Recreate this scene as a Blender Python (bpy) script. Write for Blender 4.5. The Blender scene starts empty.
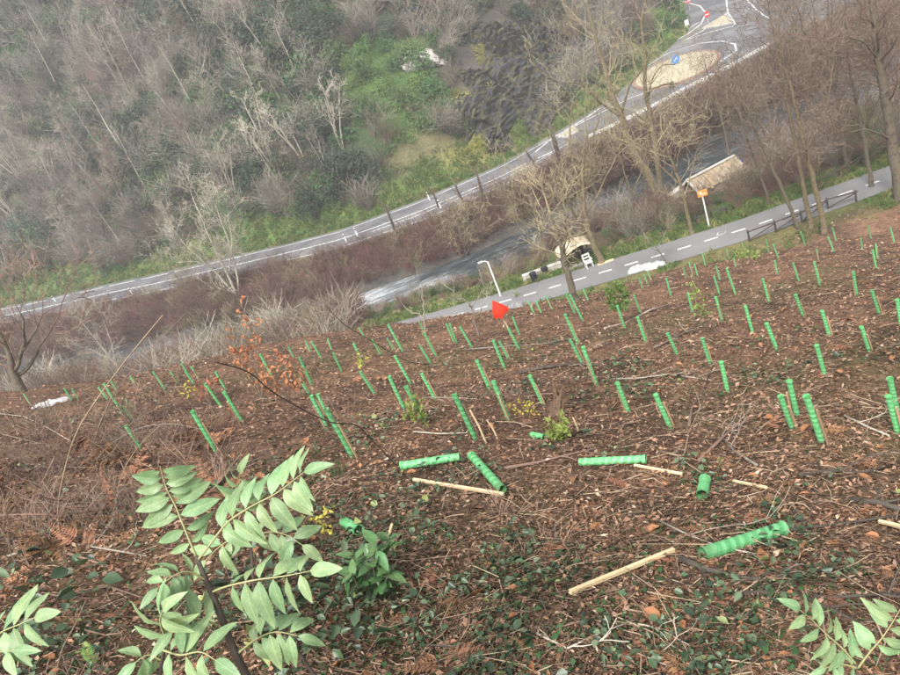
import bpy, bmesh, math, random
import numpy as np
from mathutils import Vector, Matrix, Euler

R = math.radians
sc = bpy.context.scene

# ------------------------------------------------------------------ camera
F, PITCH, ROLL = 740.0, R(26), R(23)
cp, sp, cr, sr = math.cos(PITCH), math.sin(PITCH), math.cos(ROLL), math.sin(ROLL)
FWD = Vector((0, cp, -sp)); DWN = Vector((0, -sp, -cp)); XR = Vector((1, 0, 0))
RIGHT = XR * cr + DWN * sr
UP = -(XR * (-sr) + DWN * cr)
cd = bpy.data.cameras.new('camera'); cam = bpy.data.objects.new('camera', cd)
sc.collection.objects.link(cam)
M3 = Matrix((RIGHT, UP, -FWD)).transposed()
cam.matrix_world = M3.to_4x4()
cd.sensor_width = 36; cd.lens = F / 900 * 36
cd.clip_start = 0.05; cd.clip_end = 2000
sc.camera = cam

# ------------------------------------------------------------------ sky, sun, exposure (overcast winter day)
SUN_EL, SUN_AZ = R(52), R(205)
w = bpy.data.worlds.new('World'); sc.world = w; w.use_nodes = True
nt = w.node_tree; nt.nodes.clear()
sky = nt.nodes.new('ShaderNodeTexSky'); sky.sky_type = 'NISHITA'; sky.sun_disc = False
sky.sun_elevation = SUN_EL; sky.sun_rotation = SUN_AZ; sky.dust_density = 5; sky.air_density = 1.5
hs = nt.nodes.new('ShaderNodeHueSaturation'); hs.inputs['Saturation'].default_value = 0.18
bg = nt.nodes.new('ShaderNodeBackground'); bg.inputs['Strength'].default_value = 0.10
wo = nt.nodes.new('ShaderNodeOutputWorld')
nt.links.new(sky.outputs[0], hs.inputs['Color']); nt.links.new(hs.outputs[0], bg.inputs[0]); nt.links.new(bg.outputs[0], wo.inputs[0])
sd = bpy.data.lights.new('sun', 'SUN'); sun = bpy.data.objects.new('sun', sd); sc.collection.objects.link(sun)
sd.energy = 1.5; sd.angle = R(11); sd.color = (1, 0.97, 0.93)
sdir = Vector((math.sin(SUN_AZ) * math.cos(SUN_EL), math.cos(SUN_AZ) * math.cos(SUN_EL), math.sin(SUN_EL)))
sun.rotation_euler = sdir.to_track_quat('Z', 'Y').to_euler()
sc.view_settings.view_transform = 'Standard'; sc.view_settings.look = 'None'
sc.view_settings.gamma = 1; sc.view_settings.use_curve_mapping = False
sc.view_settings.exposure = 1.55
sc.cycles.max_bounces = 6; sc.cycles.transparent_max_bounces = 8
sc.cycles.diffuse_bounces = 3; sc.cycles.glossy_bounces = 2; sc.cycles.volume_bounces = 1

# ------------------------------------------------------------------ helpers: objects
C = sc.collection
def tag(o, label=None, cat=None, group=None, kind=None):
    if label: o['label'] = label
    if cat: o['category'] = cat
    if group: o['group'] = group
    if kind: o['kind'] = kind
    return o
def empty(name, loc, label, cat, group=None):
    o = bpy.data.objects.new(name, None); C.objects.link(o); o.location = loc
    o.empty_display_size = 0.2
    return tag(o, label, cat, group)
class MB:
    def __init__(s): s.v = []; s.f = []; s.m = []; s.mi = 0
    def add(s, vs, fs):
        b = len(s.v); s.v += [tuple(p) for p in vs]
        s.f += [tuple(i + b for i in f) for f in fs]; s.m += [s.mi] * len(fs); return s
    def box(s, c, size, rot=None):
        hx, hy, hz = size[0] / 2, size[1] / 2, size[2] / 2
        vs = [Vector((x, y, z)) for z in (-hz, hz) for y in (-hy, hy) for x in (-hx, hx)]
        if rot is not None: vs = [rot @ v for v in vs]
        c = Vector(c)
        return s.add([v + c for v in vs], [(0, 2, 3, 1), (4, 5, 7, 6), (0, 1, 5, 4), (2, 6, 7, 3), (0, 4, 6, 2), (1, 3, 7, 5)])
    def beam(s, a, b, wd, th, up=Vector((0, 0, 1))):
        a = Vector(a); b = Vector(b); d = b - a; L = d.length; d = d / max(L, 1e-6)
        x = d.cross(up)
        if x.length < 1e-3: x = d.cross(Vector((1, 0, 0)))
        x.normalize(); y = x.cross(d)
        rot = Matrix((x, d, y)).transposed()
        return s.box((a + b) / 2, (wd, L, th), rot)
    def tube(s, pts, rad, n=5, cap=True):
        rings = []; m = len(pts)
        px = None; vs = []; fs = []
        for i in range(m):
            p = pts[i]
            a = pts[max(i - 1, 0)]; b = pts[min(i + 1, m - 1)]
            d = Vector((b[0] - a[0], b[1] - a[1], b[2] - a[2]))
            if d.length < 1e-9: d = Vector((0, 0, 1))
            d.normalize()
            if px is None:
                t = Vector((1, 0, 0)) if abs(d.x) < .8 else Vector((0, 1, 0))
                px = d.cross(t)
            else:
                px = px - d * px.dot(d)
                if px.length < 1e-6: px = d.cross(Vector((1, .3, .2)))
            px.normalize(); py = d.cross(px); r = rad[i]
            for k in range(n):
                q = 6.283185 * k / n; c_, s_ = math.cos(q) * r, math.sin(q) * r
                vs.append((p[0] + px.x * c_ + py.x * s_, p[1] + px.y * c_ + py.y * s_, p[2] + px.z * c_ + py.z * s_))
        for i in range(m - 1):
            for k in range(n):
                k2 = (k + 1) % n
                fs.append((i * n + k, i * n + k2, (i + 1) * n + k2, (i + 1) * n + k))
        if cap and n > 3:
            fs.append(tuple(range(n))[::-1]); fs.append(tuple((m - 1) * n + k for k in range(n)))
        return s.add(vs, fs)
    def mesh(s, name, mats, smooth=False):
        me = bpy.data.meshes.new(name); me.from_pydata(s.v, [], s.f)
        if not isinstance(mats, (list, tuple)): mats = [mats]
        for m in mats: me.materials.append(m)
        if len(mats) > 1: me.polygons.foreach_set('material_index', s.m)
        if smooth: me.polygons.foreach_set('use_smooth', [True] * len(me.polygons))
        me.update(); return me
    def build(s, name, mats, parent=None, smooth=False):
        return link(name, s.mesh(name, mats, smooth), parent)
def link(name, me, parent=None):
    o = bpy.data.objects.new(name, me); C.objects.link(o)
    if parent is not None: o.parent = parent
    return o

# ------------------------------------------------------------------ helpers: noise (numpy value noise)
_rs = np.random.RandomState(7); _tab = _rs.rand(256, 256)
def vnoise(x, y):
    x = np.asarray(x, float); y = np.asarray(y, float)
    xi = np.floor(x).astype(int); yi = np.floor(y).astype(int); fx = x - xi; fy = y - yi
    fx = fx * fx * (3 - 2 * fx); fy = fy * fy * (3 - 2 * fy)
    a = _tab[xi & 255, yi & 255]; b = _tab[(xi + 1) & 255, yi & 255]; c = _tab[xi & 255, (yi + 1) & 255]; d = _tab[(xi + 1) & 255, (yi + 1) & 255]
    return (a * (1 - fx) + b * fx) * (1 - fy) + (c * (1 - fx) + d * fx) * fy
def fbm(x, y, o=4):
    t = 0; a = .5; s = 0
    for i in range(o):
        t = t + a * (vnoise(x + 17.3 * i, y + 5.1 * i) - .5); x = x * 2.03; y = y * 2.03; s += a; a *= .5
    return t / s * 2
def sstep(a, b, x): 
    t = np.clip((x - a) / (b - a), 0, 1); return t * t * (3 - 2 * t)

# ------------------------------------------------------------------ the lie of the land (metres, camera at the origin)
TX = [-160, -120, -80, -60, -44, -28, -12, 0, 6, 15, 20, 30, 40, 60, 90, 160]
TP = [148, 118, 88, 73, 64, 56, 50.3, 46.2, 44.4, 42.0, 40.8, 39.5, 39, 38, 36, 32]       # greenway centre line
TR0 = [170, 138, 106, 90, 78.5, 68, 61.5, 58.5, 57.4, 57.3, 57.2, 58.2, 58.8, 58, 56, 50]   # river, near edge
TR1 = [176, 144, 113, 97.5, 86, 76, 67.6, 64.6, 64.2, 64.6, 65.2, 66.7, 67.8, 68, 67, 62]   # river, far edge
QX = [-160, -120, -80, -60, -44, -37, -30, -12, -6.6, 1.6, 10, 16.6, 23.5, 31, 43, 60, 90, 160]
QN = [169, 143, 117, 103.5, 93, 89, 84, 73.8, 70.8, 68.4, 68.4, 69.7, 71.2, 73.3, 76.7, 82, 92, 110]
FX = [-160, -120, -80, -60, -51, -40, -31.6, -12.2, -6.3, 2.7, 12, 20, 27.4, 36, 46.4, 55, 62, 70, 90, 160]
FY = [177, 151, 125, 112, 105.5, 98.6, 93, 80.7, 77.6, 76.2, 76.5, 80, 83.7, 92, 101.8, 121, 133, 142, 156, 168]
ZF = -21.0; ZW = -24.15
def yp(x): return np.interp(x, TX, TP)
def yr0(x): return np.interp(x, TX, TR0)
def yr1(x): return np.interp(x, TX, TR1)
def yq0(x): return np.interp(x, QX, QN)
def yq1(x): return np.interp(x, FX, FY)
def height(x, y):
    x = np.asarray(x, float); y = np.asarray(y, float)
    P = yp(x); a = P - 2.2; b = P + 2.3; r0 = yr0(x); r1 = yr1(x); q0 = yq0(x) - .7; q1 = yq1(x) + .9
    # near slope
    S = -2.45 - .257 * x - .37 * y - .0035 * np.clip(y - 22, 0, 99) ** 2 * sstep(16, 6, x)
    S = S + fbm(x * .16, y * .16, 3) * .55 * sstep(2, 12, y) + fbm(x * .9 + 9, y * .9, 3) * .13 + fbm(x * 2.4 + 3, y * 2.4, 3) * .07
    S = np.where(y < 0, S + .0 * y, S)
    zb = ZF - .08 + .62 * np.clip(a - y, 0, 999)
    k = .8; hmin = np.clip(.5 + .5 * (zb - S) / k, 0, 1)
    N = zb * (1 - hmin) + S * hmin - k * hmin * (1 - hmin)
    N = np.maximum(N, ZF - .08)
    nz = fbm(x * .35, y * .35, 3)
    z = N
    z = np.where(y > a, ZF - .08, z)
    t = np.clip((y - b) / np.maximum(r0 - b, .1), 0, 1)
    z = np.where(y > b, ZF - .08 - 2.7 * t ** 1.6 + nz * .35 * np.sin(np.pi * t), z)
    t = np.clip((y - r0) / 1.0, 0, 1); z = np.where(y > r0, ZF - 2.78 - 1.2 * t, z)
    t = np.clip((y - (r1 - 1)) / 1.0, 0, 1); z = np.where(y > r1 - 1, ZF - 3.98 + 1.2 * t, z)
    t = np.clip((y - r1) / np.maximum(q0 - r1, .1), 0, 1)
    z = np.where(y > r1, ZF - 2.78 + 2.7 * t ** .8 + nz * .25 * np.sin(np.pi * t), z)
    z = np.where(y > q0, ZF - .08, z)
    s = np.clip(y - q1, 0, None)
    grade = .92 + .25 * fbm(x * .02 + 4, y * .02, 2)
    hill = grade * np.clip(s - 1.2, 0, None)
    hill = hill * (1 + .0) + fbm(x * .05 + 2, y * .05 + 8, 4) * np.clip(s, 0, 14) * .42 + fbm(x * .3, y * .3, 3) * np.clip(s, 0, 4) * .16
    hill = np.maximum(hill, .06 * s)
    hill = np.where(hill > 90, 90 + (hill - 90) * .2, hill)
    z = np.where(y > q1, ZF - .08 + hill, z)
    return z
def hz(x, y): return float(height(x, y))
def normal(x, y, e=.25):
    dx = (height(x + e, y) - height(x - e, y)) / (2 * e); dy = (height(x, y + e) - height(x, y - e)) / (2 * e)
    return dx, dy
def ray(px, py):
    dx = px - 450; dy = py - 337.5
    return (RIGHT * dx - UP * dy + FWD * F)
_ts = np.geomspace(.8, 420, 2600)
def gp(px, py):
    """the point of the ground seen at a photo pixel"""
    d = ray(px, py).normalized()
    X = d.x * _ts; Y = d.y * _ts; Z = d.z * _ts
    k = np.argmax(Z < height(X, Y))
    if k == 0: k = len(_ts) - 1
    t = _ts[k]
    p = d * t; return Vector((p.x, p.y, hz(p.x, p.y)))
def atz(px, py, z):
    d = ray(px, py); return d * (z / d.z)
def aty(px, py, y):
    d = ray(px, py); return d * (y / d.y)
def atd(px, py, depth):
    return ray(px, py) * (depth / F)
def proj(x, y, z):
    dep = y * FWD.y + z * FWD.z
    u = (x * RIGHT.x + y * RIGHT.y + z * RIGHT.z) / dep * F + 450
    v = -(x * UP.x + y * UP.y + z * UP.z) / dep * F + 337.5
    return u, v, dep
def blob(u, v, cx, cy, rx, ry, ang=0):
    a = math.radians(ang); du = u - cx; dv = v - cy
    p = (du * math.cos(a) + dv * math.sin(a)) / rx; q = (-du * math.sin(a) + dv * math.cos(a)) / ry
    return np.clip(1.35 - np.sqrt(p * p + q * q), 0, 1) 

# ------------------------------------------------------------------ materials
def nodes(name):
    m = bpy.data.materials.new(name); m.use_nodes = True
    n = m.node_tree; return m, n, n.nodes['Principled BSDF'], n.nodes['Material Output']
def ramp(n, stops):
    r = n.nodes.new('ShaderNodeValToRGB'); e = r.color_ramp.elements
    while len(e) < len(stops): e.new(.5)
    for k, (p, c) in enumerate(stops): e[k].position = p; e[k].color = (*c, 1)
    return r
def mat(name, cols, scale=6, rough=.85, bump=.0, bscale=None, rnd=0.0, translucent=0.0, detail=6, stretch=None, spec=.25, hue=0.0):
    """noise-mottled colour, optional bump, optional change from instance to instance, optional light through thin leaves"""
    m, n, b, out = nodes(name)
    tc = n.nodes.new('ShaderNodeTexCoord'); src = tc.outputs['Object']
    if stretch:
        mp = n.nodes.new('ShaderNodeMapping'); mp.inputs['Scale'].default_value = stretch
        n.links.new(src, mp.inputs[0]); src = mp.outputs[0]
    nz = n.nodes.new('ShaderNodeTexNoise'); nz.inputs['Scale'].default_value = scale; nz.inputs['Detail'].default_value = detail
    n.links.new(src, nz.inputs['Vector'])
    k = len(cols)
    rp = ramp(n, [(.3 + .4 * i / max(k - 1, 1), c) for i, c in enumerate(cols)])
    n.links.new(nz.outputs['Fac'], rp.inputs[0]); col = rp.outputs[0]
    if rnd or hue:
        oi = n.nodes.new('ShaderNodeObjectInfo')
        h = n.nodes.new('ShaderNodeHueSaturation')
        mr = n.nodes.new('ShaderNodeMapRange'); mr.inputs['To Min'].default_value = 1 - rnd; mr.inputs['To Max'].default_value = 1 + rnd
        n.links.new(oi.outputs['Random'], mr.inputs[0]); n.links.new(mr.outputs[0], h.inputs['Value'])
        if hue:
            wn = n.nodes.new('ShaderNodeTexWhiteNoise'); wn.noise_dimensions = '1D'
            n.links.new(oi.outputs['Random'], wn.inputs['W'])
            m2 = n.nodes.new('ShaderNodeMapRange'); m2.inputs['To Min'].default_value = .5 - hue; m2.inputs['To Max'].default_value = .5 + hue
            n.links.new(wn.outputs['Value'], m2.inputs[0]); n.links.new(m2.outputs[0], h.inputs['Hue'])
        n.links.new(col, h.inputs['Color']); col = h.outputs[0]
    n.links.new(col, b.inputs['Base Color']); b.inputs['Roughness'].default_value = rough
    b.inputs['Specular IOR Level'].default_value = spec
    if bump:
        n2 = n.nodes.new('ShaderNodeTexNoise'); n2.inputs['Scale'].default_value = bscale or scale * 4; n2.inputs['Detail'].default_value = 5
        n.links.new(src, n2.inputs['Vector'])
        bp = n.nodes.new('ShaderNodeBump'); bp.inputs['Strength'].default_value = bump; bp.inputs['Distance'].default_value = .05
        n.links.new(n2.outputs['Fac'], bp.inputs['Height']); n.links.new(bp.outputs[0], b.inputs['Normal'])
    if translucent:
        t = n.nodes.new('ShaderNodeBsdfTranslucent'); mx = n.nodes.new('ShaderNodeMixShader'); mx.inputs[0].default_value = translucent
        n.links.new(col, t.inputs[0]); n.links.new(b.outputs[0], mx.inputs[1]); n.links.new(t.outputs[0], mx.inputs[2])
        n.links.new(mx.outputs[0], out.inputs[0])
    return m

M = {}
M['bark'] = mat('bark', [(.06, .048, .037), (.15, .125, .092), (.10, .095, .055)], 3.5, .9, .8, 9, detail=8)
M['bark_moss'] = mat('bark_moss', [(.085, .062, .042), (.20, .155, .10), (.12, .10, .05), (.23, .19, .12)], 3.2, .9, .8, 9, detail=8)
M['twig_red'] = mat('twig_red', [(.125, .092, .068), (.20, .15, .11)], 1.2, .9, rnd=.25)
M['twig_tan'] = mat('twig_tan', [(.20, .165, .10), (.29, .25, .15)], 1.2, .9, rnd=.25)
M['twig_grey'] = mat('twig_grey', [(.17, .148, .12), (.32, .28, .23)], .6, .9, rnd=.3)
M['twig_pale'] = mat('twig_pale', [(.31, .275, .21), (.46, .42, .34)], .8, .9, rnd=.25)
M['twig_brown'] = mat('twig_brown', [(.12, .08, .06), (.20, .135, .10)], .6, .9, rnd=.35, hue=.015)
M['twig_crimson'] = mat('twig_crimson', [(.14, .065, .06), (.22, .11, .095)], .6, .9, rnd=.3)
M['litter_twig'] = mat('litter_twig', [(.10, .062, .044), (.20, .135, .10), (.13, .08, .055)], 2.0, .9, rnd=.45)
M['litter_pale'] = mat('litter_pale', [(.24, .17, .11), (.40, .31, .21)], 2.0, .85, rnd=.4)
M['leaf_brown'] = mat('leaf_brown', [(.13, .062, .04), (.25, .125, .08), (.17, .085, .052)], 3, .8, rnd=.45, hue=.02)
M['leaf_rust'] = mat('leaf_rust', [(.27, .11, .05), (.42, .20, .10)], 4, .75, rnd=.4, hue=.02, translucent=.15)
M['leaf_tan'] = mat('leaf_tan', [(.40, .27, .18), (.52, .37, .26)], 4, .75, rnd=.3)
M['bracken'] = mat('bracken', [(.17, .085, .045), (.29, .15, .08)], 3, .85, rnd=.4, hue=.012)
M['leaf_green'] = mat('leaf_green', [(.045, .10, .03), (.10, .18, .055)], 4, .5, rnd=.4, hue=.03, translucent=.2, spec=.4)
M['leaf_ivy'] = mat('leaf_ivy', [(.035, .075, .035), (.075, .13, .055)], 4, .45, rnd=.4, hue=.02, translucent=.12, spec=.4)
M['broad_leaf'] = mat('broad_leaf', [(.05, .12, .04), (.11, .21, .075)], 4, .35, rnd=.3, hue=.02, translucent=.2, spec=.5)
M['leaf_dark'] = mat('leaf_dark', [(.035, .062, .038), (.075, .105, .062)], 2, .6, rnd=.35, hue=.02, translucent=.15)
M['leaf_bright'] = mat('leaf_bright', [(.075, .145, .035), (.145, .235, .06)], 2, .6, rnd=.35, hue=.02, translucent=.25)
M['leaf_lime'] = mat('leaf_lime', [(.22, .29, .06), (.35, .40, .11)], 3, .6, rnd=.3, hue=.02, translucent=.3)
M['leaf_yellow'] = mat('leaf_yellow', [(.42, .38, .05), (.55, .50, .10)], 4, .6, rnd=.25, hue=.02, translucent=.3)
M['leaf_red'] = mat('leaf_red', [(.33, .09, .05), (.50, .20, .11)], 4, .6, rnd=.35, hue=.02, translucent=.3)
M['grass'] = mat('grass', [(.07, .125, .03), (.14, .205, .055)], .6, .7, rnd=.35, hue=.02, translucent=.2)
M['rachis'] = mat('rachis', [(.26, .27, .12), (.36, .35, .18)], 5, .6)
M['grass_dry'] = mat('grass_dry', [(.25, .22, .09), (.36, .32, .15)], .6, .8, rnd=.3, hue=.02, translucent=.2)
M['moss'] = mat('moss', [(.17, .18, .035), (.28, .27, .07)], .6, .9, rnd=.3, hue=.02)
M['wood_new'] = mat('wood_new', [(.50, .37, .21), (.66, .52, .33)], 8, .7, stretch=(1, 1, .1), rnd=.1)
M['wood_stake'] = mat('wood_stake', [(.26, .17, .10), (.40, .28, .17)], 8, .75, stretch=(1, 1, .1), rnd=.2)
M['wood_dark'] = mat('wood_dark', [(.045, .036, .03), (.09, .075, .06)], 5, .85, .3)
M['wood_rot'] = mat('wood_rot', [(.08, .05, .035), (.19, .12, .08)], 6, .9, .6, 20)
M['shed_board'] = mat('shed_board', [(.20, .145, .09), (.34, .26, .17), (.25, .18, .11)], 3, .85, .3, rnd=.15)
M['concrete'] = mat('concrete', [(.38, .35, .31), (.52, .49, .44), (.30, .27, .23)], 1.3, .9, .3, 14)
M['concrete_dirty'] = mat('concrete_dirty', [(.22, .17, .12), (.36, .29, .21), (.20, .17, .10)], 1.3, .9, .4, 14)
M['render_white'] = mat('render_white', [(.62, .58, .53), (.75, .72, .68)], 2, .85, .2)
M['metal'] = mat('metal', [(.36, .37, .38), (.48, .49, .50)], 3, .45, spec=.5)
M['white'] = mat('white', [(.74, .74, .73), (.82, .82, .81)], 3, .5)
M['white_line'] = mat('white_line', [(.36, .36, .35), (.62, .62, .60), (.70, .70, .68)], 2, .75)
M['worn_line'] = mat('worn_line', [(.30, .30, .30), (.62, .62, .60), (.45, .45, .44)], 1.4, .8)
M['black'] = mat('black', [(.012, .012, .014), (.03, .03, .032)], 5, .7)
M['red'] = mat('sign_red', [(.55, .02, .025), (.62, .03, .03)], 3, .4)
M['blue'] = mat('sign_blue', [(.05, .19, .52), (.07, .25, .60)], 3, .4)
M['orange'] = mat('sign_orange', [(.75, .25, .05), (.85, .32, .08)], 9, .5)
M['cloth_red'] = mat('cloth_red', [(.62, .035, .015), (.74, .06, .025)], 9, .6, .2, translucent=.2)
M['tarp'] = mat('tarp', [(.52, .42, .30), (.66, .56, .42)], 2.2, .8, .4, 7)
M['plastic_white'] = mat('plastic_white', [(.36, .36, .36), (.56, .56, .56)], 3, .35, .3, 12, translucent=.15)
M['plastic_blue'] = mat('plastic_blue', [(.03, .06, .28), (.05, .10, .42)], 3, .4)
M['cobble'] = mat('cobble', [(.30, .26, .18), (.50, .45, .33), (.24, .21, .14), (.44, .39, .28)], 4.5, .9, .5, 10)
M['brick_red'] = mat('brick_red', [(.20, .13, .10), (.32, .21, .16)], 3, .85)
M['slate'] = mat('slate', [(.02, .02, .022), (.06, .06, .064), (.038, .037, .03), (.09, .086, .04), (.045, .044, .042)], 1.3, .9, .9, 5, detail=10)
M['rock_pale'] = mat('rock_pale', [(.16, .14, .12), (.42, .39, .36), (.12, .11, .08)], 1.6, .9, .8, 4)
M['stone'] = mat('stone', [(.16, .15, .14), (.30, .29, .27)], 1.5, .8, .5, 8)

# green plastic of the shelter tubes: ribbed and slightly see-through
m, n, b, out = nodes('green_plastic')
tc = n.nodes.new('ShaderNodeTexCoord'); nz = n.nodes.new('ShaderNodeTexNoise'); nz.inputs['Scale'].default_value = 5
n.links.new(tc.outputs['Object'], nz.inputs[0])
rp = ramp(n, [(.3, (.19, .57, .235)), (.7, (.29, .70, .34))]); n.links.new(nz.outputs[0], rp.inputs[0])
oi = n.nodes.new('ShaderNodeObjectInfo'); mr = n.nodes.new('ShaderNodeMapRange'); mr.inputs['To Min'].default_value = .78; mr.inputs['To Max'].default_value = 1.12
h = n.nodes.new('ShaderNodeHueSaturation'); n.links.new(oi.outputs['Random'], mr.inputs[0]); n.links.new(mr.outputs[0], h.inputs['Value']); n.links.new(rp.outputs[0], h.inputs['Color'])
sz = n.nodes.new('ShaderNodeSeparateXYZ'); n.links.new(tc.outputs['Object'], sz.inputs[0])
def tm(op, a, b_=None):
    q = n.nodes.new('ShaderNodeMath'); q.operation = op
    for i, v in enumerate((a, b_)):
        if v is None: continue
        if isinstance(v, (int, float)): q.inputs[i].default_value = v
        else: n.links.new(v, q.inputs[i])
    return q.outputs[0]
band = tm('SINE', tm('ADD', tm('ARCTAN2', sz.outputs['Y'], sz.outputs['X']), tm('MULTIPLY', sz.outputs['Z'], 56.5)))
bm_ = n.nodes.new('ShaderNodeMapRange'); bm_.inputs['From Min'].default_value = -.2; bm_.inputs['From Max'].default_value = .35; n.links.new(band, bm_.inputs[0])
bx_ = n.nodes.new('ShaderNodeMix'); bx_.data_type = 'RGBA'; n.links.new(bm_.outputs[0], bx_.inputs[0]); bx_.inputs[6].default_value = (.14, .48, .185, 1); n.links.new(rp.outputs[0], bx_.inputs[7]); n.links.new(bx_.outputs[2], h.inputs['Color'])
n5 = n.nodes.new('ShaderNodeTexNoise'); n5.inputs['Scale'].default_value = 9; n5.inputs['Detail'].default_value = 6; n.links.new(tc.outputs['Object'], n5.inputs[0])
q1 = n.nodes.new('ShaderNodeMath'); q1.operation = 'MULTIPLY_ADD'; q1.inputs[1].default_value = -2.2; n.links.new(sz.outputs['Z'], q1.inputs[0]); n.links.new(n5.outputs[0], q1.inputs[2])
q2 = n.nodes.new('ShaderNodeMapRange'); q2.inputs['From Min'].default_value = .15; q2.inputs['From Max'].default_value = .75; q2.inputs['To Max'].default_value = .65; n.links.new(q1.outputs[0], q2.inputs[0])
mud = n.nodes.new('ShaderNodeMix'); mud.data_type = 'RGBA'; n.links.new(q2.outputs[0], mud.inputs[0]); n.links.new(h.outputs[0], mud.inputs[6]); mud.inputs[7].default_value = (.16, .12, .075, 1); h = mud
n.links.new(h.outputs[2], b.inputs['Base Color']); b.inputs['Roughness'].default_value = .42
t = n.nodes.new('ShaderNodeBsdfTranslucent'); mx = n.nodes.new('ShaderNodeMixShader'); mx.inputs[0].default_value = .3
n.links.new(h.outputs[2], t.inputs[0]); n.links.new(b.outputs[0], mx.inputs[1]); n.links.new(t.outputs[0], mx.inputs[2]); n.links.new(mx.outputs[0], out.inputs[0])
M['tube'] = m

# tree-of-heaven leaflet: pale green blade with a lighter midrib and side veins (object x across, y along)
m, n, b, out = nodes('leaflet_green')
tc = n.nodes.new('ShaderNodeTexCoord'); sx = n.nodes.new('ShaderNodeSeparateXYZ'); n.links.new(tc.outputs['Object'], sx.inputs[0])
ab = n.nodes.new('ShaderNodeMath'); ab.operation = 'ABSOLUTE'; n.links.new(sx.outputs['X'], ab.inputs[0])
def mth(op, a, b_=None):
    q = n.nodes.new('ShaderNodeMath'); q.operation = op
    for i, v in enumerate((a, b_)):
        if v is None: continue
        if isinstance(v, (int, float)): q.inputs[i].default_value = v
        else: n.links.new(v, q.inputs[i])
    return q.outputs[0]
mid = mth('LESS_THAN', ab.outputs[0], .011)
sv = mth('SINE', mth('MULTIPLY', mth('SUBTRACT', sx.outputs['Y'], mth('MULTIPLY', ab.outputs[0], .9)), 62.0))
vein = mth('GREATER_THAN', sv, .93)
vv = mth('MAXIMUM', mid, mth('MULTIPLY', vein, .6))
nz = n.nodes.new('ShaderNodeTexNoise'); nz.inputs['Scale'].default_value = 4; n.links.new(tc.outputs['Object'], nz.inputs[0])
rp = ramp(n, [(.3, (.15, .275, .12)), (.7, (.28, .42, .21))]); n.links.new(nz.outputs[0], rp.inputs[0])
mc = n.nodes.new('ShaderNodeMix'); mc.data_type = 'RGBA'; n.links.new(mth('MULTIPLY', vv, .5), mc.inputs[0]); n.links.new(rp.outputs[0], mc.inputs[6]); mc.inputs[7].default_value = (.42, .56, .28, 1)
oi = n.nodes.new('ShaderNodeObjectInfo'); mr = n.nodes.new('ShaderNodeMapRange'); mr.inputs['To Min'].default_value = .8; mr.inputs['To Max'].default_value = 1.15
h = n.nodes.new('ShaderNodeHueSaturation'); n.links.new(oi.outputs['Random'], mr.inputs[0]); n.links.new(mr.outputs[0], h.inputs['Value']); n.links.new(mc.outputs[2], h.inputs['Color'])
wn = n.nodes.new('ShaderNodeTexWhiteNoise'); wn.noise_dimensions = '1D'; n.links.new(oi.outputs['Random'], wn.inputs['W']); m2 = n.nodes.new('ShaderNodeMapRange'); m2.inputs['To Min'].default_value = .465; m2.inputs['To Max'].default_value = .51; n.links.new(wn.outputs['Value'], m2.inputs[0]); n.links.new(m2.outputs[0], h.inputs['Hue'])
n.links.new(h.outputs[0], b.inputs['Base Color']); b.inputs['Roughness'].default_value = .5
t = n.nodes.new('ShaderNodeBsdfTranslucent'); mx = n.nodes.new('ShaderNodeMixShader'); mx.inputs[0].default_value = .3
n.links.new(h.outputs[0], t.inputs[0]); n.links.new(b.outputs[0], mx.inputs[1]); n.links.new(t.outputs[0], mx.inputs[2]); n.links.new(mx.outputs[0], out.inputs[0])
M['leaflet'] = m

# asphalt
def asphalt(name, c0, c1):
    m, n, b, out = nodes(name)
    tc = n.nodes.new('ShaderNodeTexCoord')
    a = n.nodes.new('ShaderNodeTexNoise'); a.inputs['Scale'].default_value = .35; a.inputs['Detail'].default_value = 8; n.links.new(tc.outputs['Object'], a.inputs[0])
    c = n.nodes.new('ShaderNodeTexNoise'); c.inputs['Scale'].default_value = 30; n.links.new(tc.outputs['Object'], c.inputs[0])
    ad = n.nodes.new('ShaderNodeMath'); ad.operation = 'MULTIPLY_ADD'; ad.inputs[1].default_value = .35; n.links.new(c.outputs[0], ad.inputs[0])
    sb = n.nodes.new('ShaderNodeMath'); sb.operation = 'SUBTRACT'; sb.inputs[1].default_value = .17; n.links.new(a.outputs[0], sb.inputs[0]); n.links.new(sb.outputs[0], ad.inputs[2])
    r = ramp(n, [(.3, c0), (.7, c1)]); n.links.new(ad.outputs[0], r.inputs[0]); n.links.new(r.outputs[0], b.inputs['Base Color'])
    b.inputs['Roughness'].default_value = .62
    return m
M['road'] = asphalt('road_asphalt', (.07, .07, .077), (.185, .183, .19))
M['path'] = asphalt('path_asphalt', (.135, .13, .13), (.20, .195, .195))

# terrain: colour of soil, litter, turf and moss comes from a painted attribute, broken up by noise
m, n, b, out = nodes('terrain_ground')
at = n.nodes.new('ShaderNodeAttribute'); at.attribute_name = 'cover'
ge = n.nodes.new('ShaderNodeNewGeometry')
a = n.nodes.new('ShaderNodeTexNoise'); a.inputs['Scale'].default_value = 3.5; a.inputs['Detail'].default_value = 9; a.inputs['Roughness'].default_value = .7
n.links.new(ge.outputs['Position'], a.inputs['Vector'])
c = n.nodes.new('ShaderNodeTexNoise'); c.inputs['Scale'].default_value = .45; c.inputs['Detail'].default_value = 6; n.links.new(ge.outputs['Position'], c.inputs['Vector'])
r1 = ramp(n, [(.25, (.42, .42, .42)), (.75, (1.5, 1.5, 1.5))]); n.links.new(a.outputs[0], r1.inputs[0])
r2 = ramp(n, [(.3, (.75, .75, .78)), (.7, (1.2, 1.17, 1.1))]); n.links.new(c.outputs[0], r2.inputs[0])
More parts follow.
